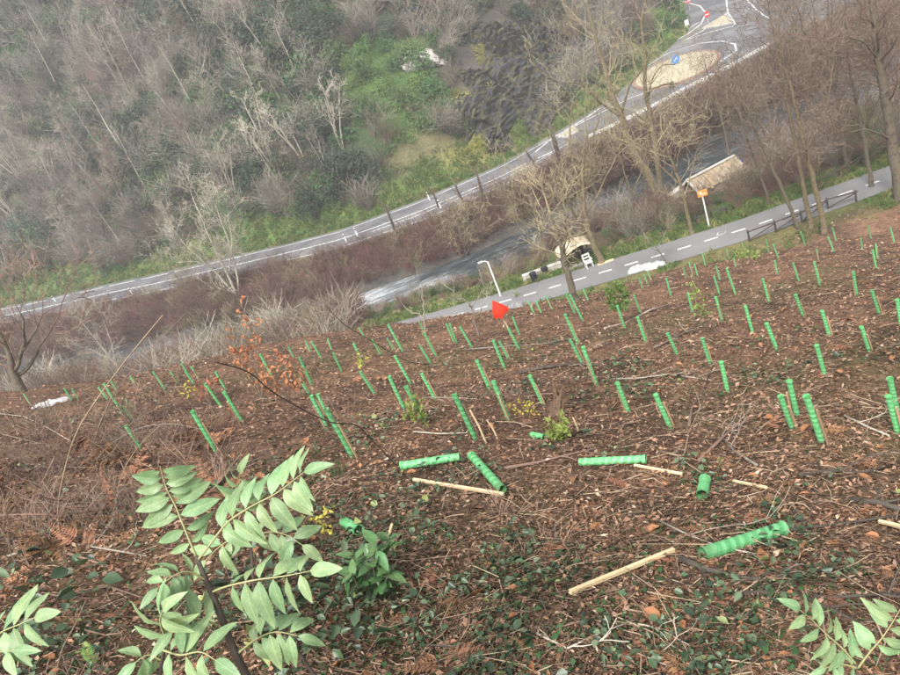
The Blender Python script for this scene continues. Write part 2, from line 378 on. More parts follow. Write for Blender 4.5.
x1 = n.nodes.new('ShaderNodeMix'); x1.data_type = 'RGBA'; x1.blend_type = 'MULTIPLY'; x1.inputs[0].default_value = 1
n.links.new(at.outputs['Color'], x1.inputs[6]); n.links.new(r1.outputs[0], x1.inputs[7])
x2 = n.nodes.new('ShaderNodeMix'); x2.data_type = 'RGBA'; x2.blend_type = 'MULTIPLY'; x2.inputs[0].default_value = 1
n.links.new(x1.outputs[2], x2.inputs[6]); n.links.new(r2.outputs[0], x2.inputs[7])
n.links.new(x2.outputs[2], b.inputs['Base Color']); b.inputs['Roughness'].default_value = .95; b.inputs['Specular IOR Level'].default_value = .15
bp = n.nodes.new('ShaderNodeBump'); bp.inputs['Strength'].default_value = .9; bp.inputs['Distance'].default_value = .12
n.links.new(a.outputs[0], bp.inputs['Height']); n.links.new(bp.outputs[0], b.inputs['Normal'])
M['terrain'] = m

# river: dark water with lines of broken white water
m, n, b, out = nodes('river_water')
at = n.nodes.new('ShaderNodeAttribute'); at.attribute_name = 'foam'
ge = n.nodes.new('ShaderNodeNewGeometry')
mp = n.nodes.new('ShaderNodeMapping'); mp.inputs['Rotation'].default_value = (0, 0, R(18)); mp.inputs['Scale'].default_value = (.55, 2.2, 1)
n.links.new(ge.outputs['Position'], mp.inputs[0])
a = n.nodes.new('ShaderNodeTexNoise'); a.inputs['Scale'].default_value = 1.1; a.inputs['Detail'].default_value = 8; a.inputs['Roughness'].default_value = .68; n.links.new(mp.outputs[0], a.inputs['Vector'])
ad = n.nodes.new('ShaderNodeMath'); ad.operation = 'ADD'; n.links.new(a.outputs[0], ad.inputs[0]); n.links.new(at.outputs['Fac'], ad.inputs[1])
r = ramp(n, [(.44, (.03, .037, .04)), (.58, (.09, .10, .105)), (.70, (.22, .24, .25)), (.92, (.66, .68, .69))]); n.links.new(ad.outputs[0], r.inputs[0]); n.links.new(r.outputs[0], b.inputs['Base Color'])
r2 = ramp(n, [(.5, (.28, .28, .28)), (.8, (.7, .7, .7))]); n.links.new(ad.outputs[0], r2.inputs[0]); n.links.new(r2.outputs[0], b.inputs['Roughness']); b.inputs['Specular IOR Level'].default_value = .3
bp = n.nodes.new('ShaderNodeBump'); bp.inputs['Strength'].default_value = 1; bp.inputs['Distance'].default_value = .6
n.links.new(a.outputs[0], bp.inputs['Height']); n.links.new(bp.outputs[0], b.inputs['Normal'])
M['water'] = m

# ------------------------------------------------------------------ terrain sheet
def warp(n_, lo, hi, k):
    u = np.linspace(-1 if lo < 0 else 0, 1, n_); return np.where(u < 0, -lo, hi) * np.sinh(k * u) / np.sinh(k)
NX, NY = 430, 480
gx = warp(NX, -170, 170, 4.4)
gy = -9 + 340 * np.sinh(3.3 * np.linspace(0, 1, NY)) / np.sinh(3.3)
GX, GY = np.meshgrid(gx, gy); GZ = height(GX, GY)
def cover(x, y, z):
    u, v, dep = proj(x, y, z); u = np.where(dep > .5, u, -999); v = np.where(dep > .5, v, -999)
    n1 = fbm(x * .25, y * .25, 4); n2 = fbm(x * .9 + 31, y * .9, 3); n3 = fbm(x * .06 + 3, y * .06 + 9, 3)
    col = np.zeros(x.shape + (3,))
    def mixin(c, wgt):
        wgt = np.clip(wgt, 0, 1)[..., None]; col[:] = col * (1 - wgt) + np.array(c) * wgt
    mixin((.185, .108, .07), np.ones_like(x))                      # leaf and bracken litter on the slope
    mixin((.095, .06, .042), sstep(.05, .4, n2))                   # bare earth
    mixin((.115, .105, .05), sstep(.15, .45, n1) * .6)             # moss and herbs
    P = yp(x); dn = np.abs(y - P)
    far = sstep(0, 1.5, y - P - 1.5)
    mixin((.115, .175, .045), sstep(4.2, 2.6, dn + n2 * 1.5) * np.where(y > P, .9, .45))   # verge of the greenway
    mixin((.12, .088, .06), far * sstep(2.6, 4.5, dn))              # river bank, scrub floor
    mixin((.10, .13, .045), far * sstep(2, 4, dn) * sstep(-.1, .3, n1) * .8)
    r0 = yr0(x); r1 = yr1(x)
    mixin((.09, .085, .075), ((y > r0 - .6) & (y < r1 + .6)).astype(float))
    mixin((.115, .08, .06), sstep(.3, 1, y - r1))
    q0 = yq0(x); q1 = yq1(x)
    mixin((.13, .17, .05), sstep(-1.6, -.9, y - q0) * .8)
    s = y - q1
    mixin((.095, .15, .042), sstep(.3, 1.2, s))                     # verge
    wood = sstep(2.2, 5.5, s + n1 * 3)
    mixin((.07, .06, .042), wood); mixin((.045, .058, .032), wood * sstep(-.15, .25, n3)); mixin((.10, .075, .055), wood * sstep(.1, .5, n1) * .6)
    hill = (s > .5).astype(float)
    for cx, cy, rx, ry, a, c, k in HILLPATCH: mixin(c, hill * np.clip(blob(u, v, cx, cy, rx, ry, a) * 2 + n1 * .9 - .35, 0, 1) * k)
    return col
HILLPATCH = [(395, 85, 62, 60, 20, (.06, .105, .032), 1), (300, 225, 95, 22, -16, (.09, .145, .04), 1), (395, 198, 55, 16, -28, (.115, .16, .045), .9),
             (475, 108, 32, 26, -20, (.20, .20, .05), 1), (475, 150, 45, 18, -20, (.20, .19, .07), .9), (70, 270, 70, 20, -14, (.085, .14, .04), 1),
             (668, 25, 26, 24, -40, (.13, .24, .05), 1), (600, 100, 60, 10, -30, (.12, .19, .05), .8), (500, 60, 60, 60, 20, (.10, .09, .08), .9),
             (245, 150, 70, 60, 0, (.06, .085, .045), .7), (420, 150, 40, 18, -20, (.15, .14, .07), .8)]
me = bpy.data.meshes.new('ground')
V = np.stack([GX, GY, GZ], -1).reshape(-1, 3)
idx = np.arange(NX * NY).reshape(NY, NX)
Q = np.stack([idx[:-1, :-1], idx[:-1, 1:], idx[1:, 1:], idx[1:, :-1]], -1).reshape(-1, 4)
me.vertices.add(len(V)); me.vertices.foreach_set('co', V.ravel())
me.loops.add(Q.size); me.loops.foreach_set('vertex_index', Q.ravel())
me.polygons.add(len(Q)); me.polygons.foreach_set('loop_start', np.arange(len(Q)) * 4); me.polygons.foreach_set('use_smooth', np.ones(len(Q), bool))
me.update(calc_edges=True)
ca = me.color_attributes.new('cover', 'FLOAT_COLOR', 'POINT')
cc = np.ones((len(V), 4)); cc[:, :3] = cover(GX, GY, GZ).reshape(-1, 3); ca.data.foreach_set('color', cc.ravel())
me.materials.append(M['terrain'])
tag(link('ground', me), 'littered planting slope, valley floor and steep hillside beyond', 'ground', kind='structure')

# ------------------------------------------------------------------ river
xs = np.linspace(-150, 150, 260); vs = []; fs = []; foam = []
K = 14
for i, x in enumerate(xs):
    a = float(yr0(x)) - .5; b_ = float(yr1(x)) + .5
    for k in range(K):
        y = a + (b_ - a) * k / (K - 1); vs.append((x, y, ZW + .05 * math.sin(x * 1.3 + y * 2.1)))
        u, v, d = proj(x, y, ZW)
        f = max(float(blob(u, v, 345, 310, 75, 13, -24)) * .34, float(blob(u, v, 425, 288, 40, 8, -20)) * .3, float(blob(u, v, 590, 207, 50, 8, -20)) * .12, float(blob(u, v, 160, 352, 60, 12, -14)) * .2, float(blob(u, v, 640, 213, 22, 6, -20)) * .12, float(blob(u, v, 870, 85, 50, 20, -20)) * .15)
        foam.append(f)
for i in range(len(xs) - 1):
    for k in range(K - 1):
        q = i * K + k; fs.append((q, q + K, q + K + 1, q + 1))
me = bpy.data.meshes.new('river'); me.from_pydata(vs, [], fs); me.materials.append(M['water'])
fa = me.attributes.new('foam', 'FLOAT', 'POINT'); fa.data.foreach_set('value', foam)
tag(link('river', me), 'dark shallow river with white rapids between scrubby banks', 'river', kind='structure')

# ------------------------------------------------------------------ road, greenway, markings
def ribbon_mesh(name, L_, R_, m, th=.06):
    """sheet with a small thickness between two matching 3-D lines"""
    mb = MB(); n_ = len(L_)
    for i in range(n_):
        mb.v += [tuple(L_[i]), tuple(R_[i]), (L_[i][0], L_[i][1], L_[i][2] - th), (R_[i][0], R_[i][1], R_[i][2] - th)]
    for i in range(n_ - 1):
        a = 4 * i; b = a + 4
        mb.f += [(a, a + 1, b + 1, b), (a, b, b + 2, a + 2), (a + 1, a + 3, b + 3, b + 1)]
    mb.m = [0] * len(mb.f)
    return mb.mesh(name, m)
def line_ribbon(pts, wd, m, name='lane_line', parent=None, lift=.0, th=.004):
    P = [Vector(p) for p in pts]; L_ = []; R_ = []
    for i, p in enumerate(P):
        d = P[min(i + 1, len(P) - 1)] - P[max(i - 1, 0)]; d.z = 0; d.normalize(); nn = Vector((-d.y, d.x, 0)) * wd / 2
        q = p + Vector((0, 0, lift)); L_.append(q + nn); R_.append(q - nn)
    return link(name, ribbon_mesh(name, L_, R_, m, th), parent)
ZR = ZF
xs = np.linspace(-140, 150, 240)
road = tag(link('road', ribbon_mesh('road', [(x, float(yq0(x)), ZR) for x in xs], [(x, float(yq1(x)) if x < 50 else min(float(yq1(x)), 150), ZR) for x in xs], M['road'])), 'grey two-lane valley road widening into a roundabout junction', 'road', kind='structure')
def road_pt(x, f, z=ZR + .008): 
    a = float(yq0(x)); b = a + (float(yq1(x)) - a if x < 24 else 10.5); return Vector((x, a + (b - a) * f, z))
ZL = ZR + .006
def solid(f, x0, x1, wd, m): line_ribbon([road_pt(x, f, ZL) for x in np.linspace(x0, x1, max(3, int((x1 - x0) / 1.2)))], wd, m, parent=road)
solid(.5, -90, 14, .17, M['white_line'])
solid(.90, -20, 26, .13, M['worn_line']); solid(.12, -14, 22, .16, M['white_line'])
solid(.36, -3, 17, .13, M['white_line'])
x = -90
while x < -20:
    line_ribbon([road_pt(t, .88, ZL) for t in np.linspace(x, x + 4.2, 4)], .15, M['white_line'], parent=road); x += 5.2
x = -90
while x < -14:
    line_ribbon([road_pt(t, .12, ZL) for t in np.linspace(x, x + 4.6, 4)], .15, M['white_line'], parent=road); x += 5.6
# markings and islands of the junction
def pl(pts, z=ZL): return [atz(px, py, z) for px, py in pts]
line_ribbon(pl([(678, 0), (700, 6), (706, 13), (701, 24), (688, 34), (670, 43)]), .2, M['white_line'], parent=road)
line_ribbon(pl([(747, 0), (754, 7), (762, 14), (772, 20)]), .2, M['white_line'], parent=road)
line_ribbon(pl([(726, -4), (727, 6), (728, 13), (735, 23), (733, 26), (710, 32), (685, 40)]), .2, M['white_line'], parent=road)
line_ribbon(pl([(685, 40), (702, 31), (716, 21), (728, 12)]), .2, M['white_line'], parent=road)
line_ribbon(pl([(612, 92), (640, 70), (668, 53), (700, 43), (722, 41), (735, 44), (736, 51), (727, 57), (700, 73), (665, 86), (630, 98), (590, 118), (560, 134)]), .2, M['worn_line'], parent=road)
line_ribbon(pl([(535, 152), (550, 140), (575, 125), (600, 108)]), .2, M['white_line'], parent=road)
line_ribbon(pl([(538, 158), (556, 150), (575, 140)]), .2, M['white_line'], parent=road)
line_ribbon(pl([(699, 22), (688, 29), (676, 35)]), .22, M['worn_line'], parent=road)
def island(name, poly, label, hgt=.16, top='cobble', inset=.3):
    P = [atz(px, py, ZR) for px, py in poly]; c = sum(P, Vector()) / len(P)
    t = empty(name, c, label, 'traffic island')
    n_ = len(P); mb = MB(); mb2 = MB()
    I = [p + (c - p).normalized() * inset for p in P]
    for i in range(n_):
        j = (i + 1) % n_
        a, b_, d, e = P[i] - c, P[j] - c, I[j] - c, I[i] - c; up = Vector((0, 0, hgt)); 
        mb.add([a - up * .3, b_ - up * .3, b_ + up, a + up, d + up, e + up, e + up * .7, d + up * .7], [(0, 1, 2, 3), (3, 2, 4, 5), (5, 4, 7, 6)])
    mb.build('kerb', M['brick_red'] if top == 'cobble' and n_ > 8 else M['concrete'], t)
    vs = [(p - c) + Vector((0, 0, hgt * .85)) for p in I]
    mb2.v = [tuple(v) for v in vs] + [(0, 0, hgt + (.35 if n_ > 8 else .03))]
    mb2.f = [(i, (i + 1) % n_, n_) for i in range(n_)]; mb2.m = [0] * n_
    mb2.build('cobble_surface', M['cobble'], t)
    return t
ell = [(677 + 47 * math.cos(a) * math.cos(R(-19)) - 13 * math.sin(a) * math.sin(R(-19)), 71 + 47 * math.cos(a) * math.sin(R(-19)) + 13 * math.sin(a) * math.cos(R(-19))) for a in [k * math.tau / 40 for k in range(40)]]
island('roundabout_island', ell, 'large pale cobbled central island of the roundabout with reddish kerb', .2, inset=.45)
island('splitter_island', [(702, 29), (726, 15), (733, 23), (716, 27)], 'small triangular pale splitter island beside the red no-entry sign')
island('splitter_island', [(558, 138), (573, 127), (579, 131), (568, 138)], 'small sandy splitter island on the road before the roundabout')
# greenway
xs = np.linspace(-110, 120, 180)
path = tag(link('greenway_path', ribbon_mesh('greenway_path', [(x, float(yp(x)) - 1.55, ZF) for x in xs], [(x, float(yp(x)) + 1.55, ZF) for x in xs], M['path'])), 'narrow grey asphalt greenway path with dashed white centre line', 'path', kind='structure')
s_ = 0; x = -60.0
while x < 70:
    pts = [(t, float(yp(t)) + .0, ZF + .006) for t in np.linspace(x, x + .82, 3)]
    if x > -24: line_ribbon(pts, .14, M['white_line'], 'centre_dash', path)
    x += 1.64
line_ribbon([gp(652, 0) * 0 + Vector((atz(px, py, ZF + .007))) for px, py in [(717, 235.5), (725, 233), (726, 230), (718, 232.5), (717, 235.5)]], .05, M['worn_line'], 'box_marking', path)

# ------------------------------------------------------------------ vegetation builders
def rv(rng, s=1): return Vector((rng.uniform(-s, s), rng.uniform(-s, s), rng.uniform(-s, s)))
def branch(mb, rng, p, d, L, r, lvl, nseg=4, up=.12, wob=.22, kids=(5, 4), spread=.8, shrink=.5, rmin=.006, sides=4):
    pts = [p.copy()]; rad = [r]; dirs = [d.copy()]
    for i in range(nseg):
        d = (d + rv(rng, wob) + Vector((0, 0, up))).normalized(); p = p + d * (L / nseg)
        pts.append(p.copy()); rad.append(max(rmin, r * (1 - .8 * (i + 1) / nseg))); dirs.append(d.copy())
    mb.tube(pts, rad, sides if lvl > 0 else 3, cap=False)
    if lvl <= 0: return
    for k in range(kids[0]):
        t = rng.uniform(.25, 1) if k else 1.0; f = t * nseg; i = min(int(f), nseg - 1); q = pts[i].lerp(pts[i + 1], f - i)
        s = dirs[i + 1].cross(rv(rng)).normalized()
        nd = (dirs[i + 1] * (1 - spread * .55) + s * spread).normalized()
        branch(mb, rng, q, nd, L * shrink * rng.uniform(.7, 1.25), max(rmin, r * .45 * (1.15 - t * .6)), lvl - 1, max(2, nseg - 1), up, wob * 1.15, kids[1:] or (3,), spread, shrink, rmin, 3)
def limb_tree(name, limbs, y0, label, bark, twig, group=None, seed=1, lvl=2, n=9, blen=2.4, spread=.8, rmin=.008, up=.1, cat='tree', start=.3, kids=(6, 5)):
    """a leafless tree whose trunk and main limbs follow given lines; finer branches grow from them"""
    rng = random.Random(seed)
    base = gp(*limbs[0][0][0]) if y0 is None else Vector((*aty(*limbs[0][0][0], y0)[:2], 0))
    base.z = hz(base.x, base.y); y0 = base.y
    t = empty(name, base, label, cat, group)
    tr = MB(); cw = MB()
    for li, (px, ra, rb, yo) in enumerate(limbs):
        P = [aty(x, y, y0 + yo * k / max(len(px) - 1, 1)) for k, (x, y) in enumerate(px)]
        if li == 0: P[0] = base - Vector((0, 0, .25))
        # smooth
        Q = []
        for i in range(len(P) - 1):
            for k in range(4):
                f = k / 4; p0 = P[max(i - 1, 0)]; p3 = P[min(i + 2, len(P) - 1)]; p1 = P[i]; p2 = P[i + 1]
                Q.append(.5 * ((2 * p1) + (p2 - p0) * f + (2 * p0 - 5 * p1 + 4 * p2 - p3) * f * f + (3 * p1 - p0 - 3 * p2 + p3) * f ** 3))
        Q.append(P[-1]); m_ = len(Q)
        Q = [q + rv(rng, .04) - base for q in Q]; rad = [ra + (rb - ra) * i / (m_ - 1) for i in range(m_)]
        if li == 0: rad[0] *= 1.5; rad[1] *= 1.15
        tr.tube(Q, rad, 8)
        L = sum((Q[i + 1] - Q[i]).length for i in range(m_ - 1))
        nb = int(n * L / 6)
        for k in range(nb):
            f = rng.uniform(start if li == 0 else .08, 1) * (m_ - 1); i = min(int(f), m_ - 2); q = Q[i].lerp(Q[i + 1], f - i)
            d = (Q[i + 1] - Q[i]).normalized(); s = d.cross(rv(rng)).normalized()
            branch(cw, rng, q, (d * .35 + s * spread + Vector((0, 0, .25))).normalized(), blen * rng.uniform(.55, 1.2), max(rmin * 1.5, rad[i] * .33), lvl, 4, up, .24, kids, .8, .5, rmin)
        branch(cw, rng, Q[-1], (Q[-1] - Q[-2]).normalized(), blen, rb, lvl, 4, up, .2, kids, .7, .55, rmin)
    tr.build('trunk', bark, t, True); cw.build('crown', twig, t)
    return t
def bare_tree_tpl(seed, H, r, twig_r, lean=.1, multi=1, n=16, lvl=2, spread=.75, low=.22):
    rng = random.Random(seed); tr = MB(); cw = MB()
    for s in range(multi):
        d = Vector((rng.uniform(-lean, lean), rng.uniform(-lean, lean), 1)) if multi == 1 else Vector((rng.uniform(-.5, .5), rng.uniform(-.5, .5), 1))
        d.normalize(); p = Vector((rng.uniform(-.2, .2) * (multi > 1), rng.uniform(-.2, .2) * (multi > 1), -.2)); pts = [p]; ns = 8; ds = [d]
        h = H * rng.uniform(.75, 1) if multi > 1 else H
        for i in range(ns):
            d = (d + rv(rng, .1) + Vector((0, 0, .06))).normalized(); p = p + d * (h / ns); pts.append(p); ds.append(d)
        rad = [r * (1 - .85 * i / ns) for i in range(ns + 1)]
        tr.tube(pts, rad, 6)
        for k in range(max(4, n // multi)):
            f = rng.uniform(low, 1) * ns; i = min(int(f), ns - 1); q = pts[i].lerp(pts[i + 1], f - i)
            s_ = ds[i + 1].cross(rv(rng)).normalized()
            L = H * .34 * (1.15 - .75 * f / ns) * rng.uniform(.7, 1.2)
            branch(cw, rng, q, (ds[i + 1] * .55 + s_ * spread).normalized(), L, max(twig_r * 1.4, rad[i] * .4), lvl, 4, .14, .22, (5, 4), .75, .52, twig_r)
    return tr, cw
def copy_thing(root, loc, rz, scale, label, group, tilt=(0, 0)):
    r = root.copy(); C.objects.link(r); r.location = loc; r.rotation_euler = (tilt[0], tilt[1], rz); r.scale = (scale,) * 3 if isinstance(scale, float) else scale
    tag(r, label, None, group)
    for ch in root.children:
        c_ = ch.copy(); C.objects.link(c_); c_.parent = r
        for g in ch.children:
            g_ = g.copy(); C.objects.link(g_); g_.parent = c_
    return r
def leaf_quad(mb, rng, p, d, nrm, L, W):
    """small folded leaf of four triangles' worth of faces"""
    d = d.normalized(); x = d.cross(nrm)
    if x.length < 1e-4: x = d.cross(Vector((.3, .5, .8)))
    x.normalize(); nn = x.cross(d)
    a = p; b_ = p + d * L; m_ = p + d * L * .45
    mb.add([a, m_ + x * W * .5 + nn * W * .18, b_ - nn * L * .08, m_ - x * W * .5 + nn * W * .18, m_], [(0, 1, 4), (1, 2, 4), (2, 3, 4), (3, 0, 4)])
def shrub_tpl(seed, H, stems, twig_r, fan=.7, kids=(4,), lvl=1):
    rng = random.Random(seed); mb = MB()
    for s in range(stems):
        a = rng.uniform(0, math.tau); q = rng.random() ** .6 * fan
        d = Vector((math.cos(a) * q, math.sin(a) * q, 1)).normalized()
        branch(mb, rng, Vector((math.cos(a), math.sin(a), 0)) * rng.uniform(0, .28) * H * .5 + Vector((0, 0, -.15)), d, H * rng.uniform(.6, 1.1), twig_r * 2, lvl, 4, .03, .13, kids, .7, .5, twig_r)
    return mb
def leafy_tpl(seed, n_, rx, rz, leaf, stems=6, lumps=7):
    rng = random.Random(seed); mb = MB()
    cs = [Vector((rng.uniform(-.6, .6) * rx, rng.uniform(-.6, .6) * rx, rng.uniform(.25, .95) * rz)) for k in range(lumps)]
    for k in range(n_):
        c_ = cs[k % lumps]; v = rv(rng).normalized(); rr = rng.uniform(.55, 1.0) * rx * .52
        p = c_ + Vector((v.x * rr, v.y * rr, v.z * rr * .8))
        if p.z < .02: p.z = abs(p.z)
        leaf_quad(mb, rng, p, (v + rv(rng, .9)).normalized(), Vector((0, 0, 1)) + rv(rng, .6), leaf * rng.uniform(.7, 1.3), leaf * rng.uniform(.45, .8))
    mb.mi = 1
    for k in range(stems):
        mb.tube([Vector((0, 0, -.1)), cs[k % lumps] * .6, cs[k % lumps]], [leaf * .14, leaf * .1, leaf * .05], 3, False)
    return mb
def grass_tpl(seed, n_, H, rad, wd=.02):
    rng = random.Random(seed); mb = MB()
    for k in range(n_):
        a = rng.uniform(0, math.tau); r_ = rng.random() ** .5 * rad; b_ = Vector((math.cos(a) * r_, math.sin(a) * r_, -.02))
        d = Vector((rng.uniform(-.6, .6), rng.uniform(-.6, .6), 1)).normalized(); h = H * rng.uniform(.5, 1.1)
        s = d.cross(rv(rng)).normalized() * wd; t_ = b_ + d * h * .6; e = t_ + (d + Vector((d.x, d.y, -.4))).normalized() * h * .45
        mb.add([b_ - s, b_ + s, t_ + s * .7, t_ - s * .7, e], [(0, 1, 2, 3), (3, 2, 4)])
    return mb

# ---- scatter: one object whose geometry nodes place small templates on points
def scatter(name, P, templates, label, cat, seed=0, smin=.7, smax=1.3, tilt=.25, follow=True, scl=None, idx=None, upw=1.0):
    rng = np.random.RandomState(seed); P = np.asarray(P, float); N = len(P)
    if N == 0: return
    me = bpy.data.meshes.new(name); me.vertices.add(N); me.vertices.foreach_set('co', P.ravel())
    dx, dy = normal(P[:, 0], P[:, 1], .4)
    if not follow: dx = dx * 0; dy = dy * 0
    th = rng.rand(N) * math.tau; rot = np.zeros((N, 3))
    tx = rng.randn(N) * tilt; ty = rng.randn(N) * tilt
    for i in range(N):
        nn = Vector((-dx[i] * upw + tx[i], -dy[i] * upw + ty[i], 1))
        e = (nn.to_track_quat('Z', 'Y').to_matrix() @ Matrix.Rotation(th[i], 3, 'Z')).to_euler(); rot[i] = e
    sc_ = (smin + (smax - smin) * rng.rand(N)) * (1 if scl is None else scl)
    ix = rng.randint(0, len(templates), N) if idx is None else idx
    a = me.attributes.new('rot', 'FLOAT_VECTOR', 'POINT'); a.data.foreach_set('vector', rot.ravel())
    a = me.attributes.new('scl', 'FLOAT', 'POINT'); a.data.foreach_set('value', sc_)
    a = me.attributes.new('idx', 'INT', 'POINT'); a.data.foreach_set('value', ix.astype(np.int32))
    col = bpy.data.collections.new('tpl_' + name)
    for k, tm in enumerate(templates):
        col.objects.link(bpy.data.objects.new('%s_tpl_%02d' % (name, k), tm))
    ng = bpy.data.node_groups.new('scatter_' + name, 'GeometryNodeTree')
    ng.interface.new_socket('Geometry', in_out='INPUT', socket_type='NodeSocketGeometry'); ng.interface.new_socket('Geometry', in_out='OUTPUT', socket_type='NodeSocketGeometry')
    gi = ng.nodes.new('NodeGroupInput'); go = ng.nodes.new('NodeGroupOutput'); ip = ng.nodes.new('GeometryNodeInstanceOnPoints')
    ci = ng.nodes.new('GeometryNodeCollectionInfo'); ci.inputs[0].default_value = col; ci.inputs['Separate Children'].default_value = True; ci.inputs['Reset Children'].default_value = True
    def na(nm, ty):
        q = ng.nodes.new('GeometryNodeInputNamedAttribute'); q.data_type = ty; q.inputs[0].default_value = nm; return q.outputs[0]
    L = ng.links.new
    L(gi.outputs[0], ip.inputs['Points']); L(ci.outputs[0], ip.inputs['Instance']); ip.inputs['Pick Instance'].default_value = True
    L(na('idx', 'INT'), ip.inputs['Instance Index']); L(na('rot', 'FLOAT_VECTOR'), ip.inputs['Rotation']); L(na('scl', 'FLOAT'), ip.inputs['Scale'])
    L(ip.outputs[0], go.inputs[0])
    o = link(name, me); md = o.modifiers.new('scatter', 'NODES'); md.node_group = ng
    return tag(o, label, cat, kind='stuff')
def on_ground(x, y, lift=0.0): return np.stack([x, y, height(x, y) + lift], -1)
def fan_pts(N, r0, r1, a0, a1, seed, power=1.0):
    """points over the near slope, thinning with distance from where the photographer stands"""
    rng = np.random.RandomState(seed); r = r0 * (r1 / r0) ** (rng.rand(N) ** power); a = np.radians(a0 + (a1 - a0) * rng.rand(N))
    x = r * np.sin(a); y = r * np.cos(a); k = y < yp(x) - 2.4; return x[k], y[k], r[k]
def pix(x, y, z=None):
    z = height(x, y) if z is None else z; u, v, d = proj(x, y, z); return u, v

# ------------------------------------------------------------------ rock outcrops on the far hillside
def outcrop(px, py, w_, h_, dp, label, m, seed, tilt=0.0):
    """angular ledged rock face set into the slope; px, py is its foot"""
    b_ = gp(px, py); rng = random.Random(seed); mb = MB(); N_, K_ = 46, 38; off = rng.uniform(0, 50)
    for j in range(K_):
        for i in range(N_):
            u = i / (N_ - 1) * 2 - 1; v = j / (K_ - 1)
            f1 = fbm(np.array(u * w_ * .35 + off), np.array(v * 2.0), 3).item(); prof = max(0, 1 - abs(u + .45 * f1) ** 2.2) * max(0, 1 - abs(2 * v - 1 + .5 * f1) ** 3)
            a_ = u * w_ * .5 + v * h_ * .35; c_ = v * h_ * .62 - u * w_ * .22
            q1_ = (math.floor(a_ * .7 + f1 * 1.1), math.floor(c_ * 1.0 + f1 * .8)); q2_ = (math.floor(a_ * 1.6 + 2 * f1), math.floor(c_ * 3.4 - f1)); hsh = lambda q, k_: ((math.sin(q[0] * 127.1 + q[1] * 311.7 + off + k_) * 43758.5453) % 1.0)
            dep_ = dp * prof * (.2 + .45 * hsh(q1_, 0) + .4 * hsh(q2_, 5) + .3 * (1 - (c_ * 2.1 + f1 * 1.5) % 1.0) + .7 * f1) - .45 * (1 - min(1, prof * 3))
            X = b_.x + u * w_ / 2 + tilt * v * h_ + rng.uniform(-.08, .08); Y = b_.y + v * h_ * .75; Z = hz(X, Y)
            mb.v.append((X - b_.x, Y - dep_ * .72 - b_.y, Z + dep_ * .69 - b_.z))
    for j in range(K_ - 1):
        for i in range(N_ - 1):
            q = j * N_ + i; mb.f += [(q, q + 1, q + N_ + 1), (q, q + N_ + 1, q + N_)]
    mb.m = [0] * len(mb.f)
    o = mb.build('rock_outcrop', m); o.location = b_
    return tag(o, label, 'rock', 'rock outcrops on the far hillside')
outcrop(505, 140, 12, 15, 1.5, 'long continuous dark slate cliff rising right above the road bend', M['slate'], 21, .62)
outcrop(545, 75, 8, 9, 1.8, 'upper dark slate cliff right of the longest face', M['slate'], 22, .3)
outcrop(528, 66, 9, 6, 2.2, 'largest dark slate crag high above the road bend', M['slate'], 1, -.3)
outcrop(500, 98, 5.5, 4, 1.7, 'dark slate ledge beside the yellow mossy patch', M['slate'], 2, -.3)
outcrop(490, 127, 6, 4.2, 1.6, 'low dark slate face just under the yellow mossy patch', M['slate'], 3, -.2)
outcrop(503, 153, 3.2, 3.4, 1.3, 'small dark rock corner lowest of the crags by the road', M['slate'], 4, 0)
outcrop(560, 48, 6, 6, 1.8, 'slate face at the right end of the crags, partly scrub covered', M['slate'], 5, -.3)
outcrop(455, 45, 5, 6, 1.2, 'grey slate rib above the green ivy slope', M['slate'], 6, -.5)
outcrop(432, 68, 5.5, 2.2, .9, 'bare whitish rock scar in the green ivy slope', M['rock_pale'], 7, -.9)
outcrop(322, 104, 2, 2.2, .6, 'small pinkish-white rock scar left of the green ivy slope', M['rock_pale'], 8, -.3)
outcrop(425, 120, 2.5, 2.5, .5, 'tan earthy rock scar below the green ivy slope', M['concrete_dirty'], 9, -.2)

# ------------------------------------------------------------------ hillside: thicket as stuff, trees and evergreen bushes one by one
sh_brown = [shrub_tpl(s, 2.6, 34, .011, .75).mesh('shrub', M['twig_brown']) for s in (1, 2, 3)]
sh_grey = [shrub_tpl(s, 3.2, 32, .012, .6).mesh('shrub', M['twig_grey']) for s in (4, 5)]
sh_pale = [shrub_tpl(s, 3.0, 24, .012, .55).mesh('shrub', M['twig_pale']) for s in (6,)]
sh_crim = [shrub_tpl(s, 2.0, 30, .013, .8).mesh('shrub', M['twig_crimson']) for s in (7, 8)]
sh_tan = [shrub_tpl(s, 2.4, 24, .014, .8).mesh('shrub', M['twig_tan']) for s in (9,)]
lf_dark = [leafy_tpl(s, 420, 1.6, 1.7, .24).mesh('bush', [M['leaf_dark'], M['bark']]) for s in (11, 12)]
lf_green = [leafy_tpl(s, 420, 1.3, 1.0, .20).mesh('bush', [M['leaf_green'], M['bark']]) for s in (13, 14)]
lf_bright = [leafy_tpl(s, 300, 1.0, .6, .16).mesh('bush', [M['leaf_bright'], M['bark']]) for s in (15, 16)]
lf_moss = [leafy_tpl(s, 240, .8, .35, .14).mesh('bush', [M['moss'], M['bark']]) for s in (17,)]
rng = np.random.RandomState(5)
def hill_pts(N, seed, smin=2.5, smax=120):
    r_ = np.random.RandomState(seed); x = r_.uniform(-110, 75, N); s = smin + (smax - smin) * r_.rand(N) ** 1.15
    y = yq1(x) + 1 + s; z = height(x, y); u, v, d = proj(x, y, z)
    k = (u > -60) & (u < 960) & (v > -70) & (v < 340); return x[k], y[k], z[k], u[k], v[k], s[k]
GREEN = [(395, 85, 58, 55, 20), (300, 228, 85, 14, -16), (395, 200, 50, 12, -28), (668, 25, 24, 22, -40)]
YELLOW = [(475, 108, 30, 24, -20), (478, 150, 40, 14, -20)]
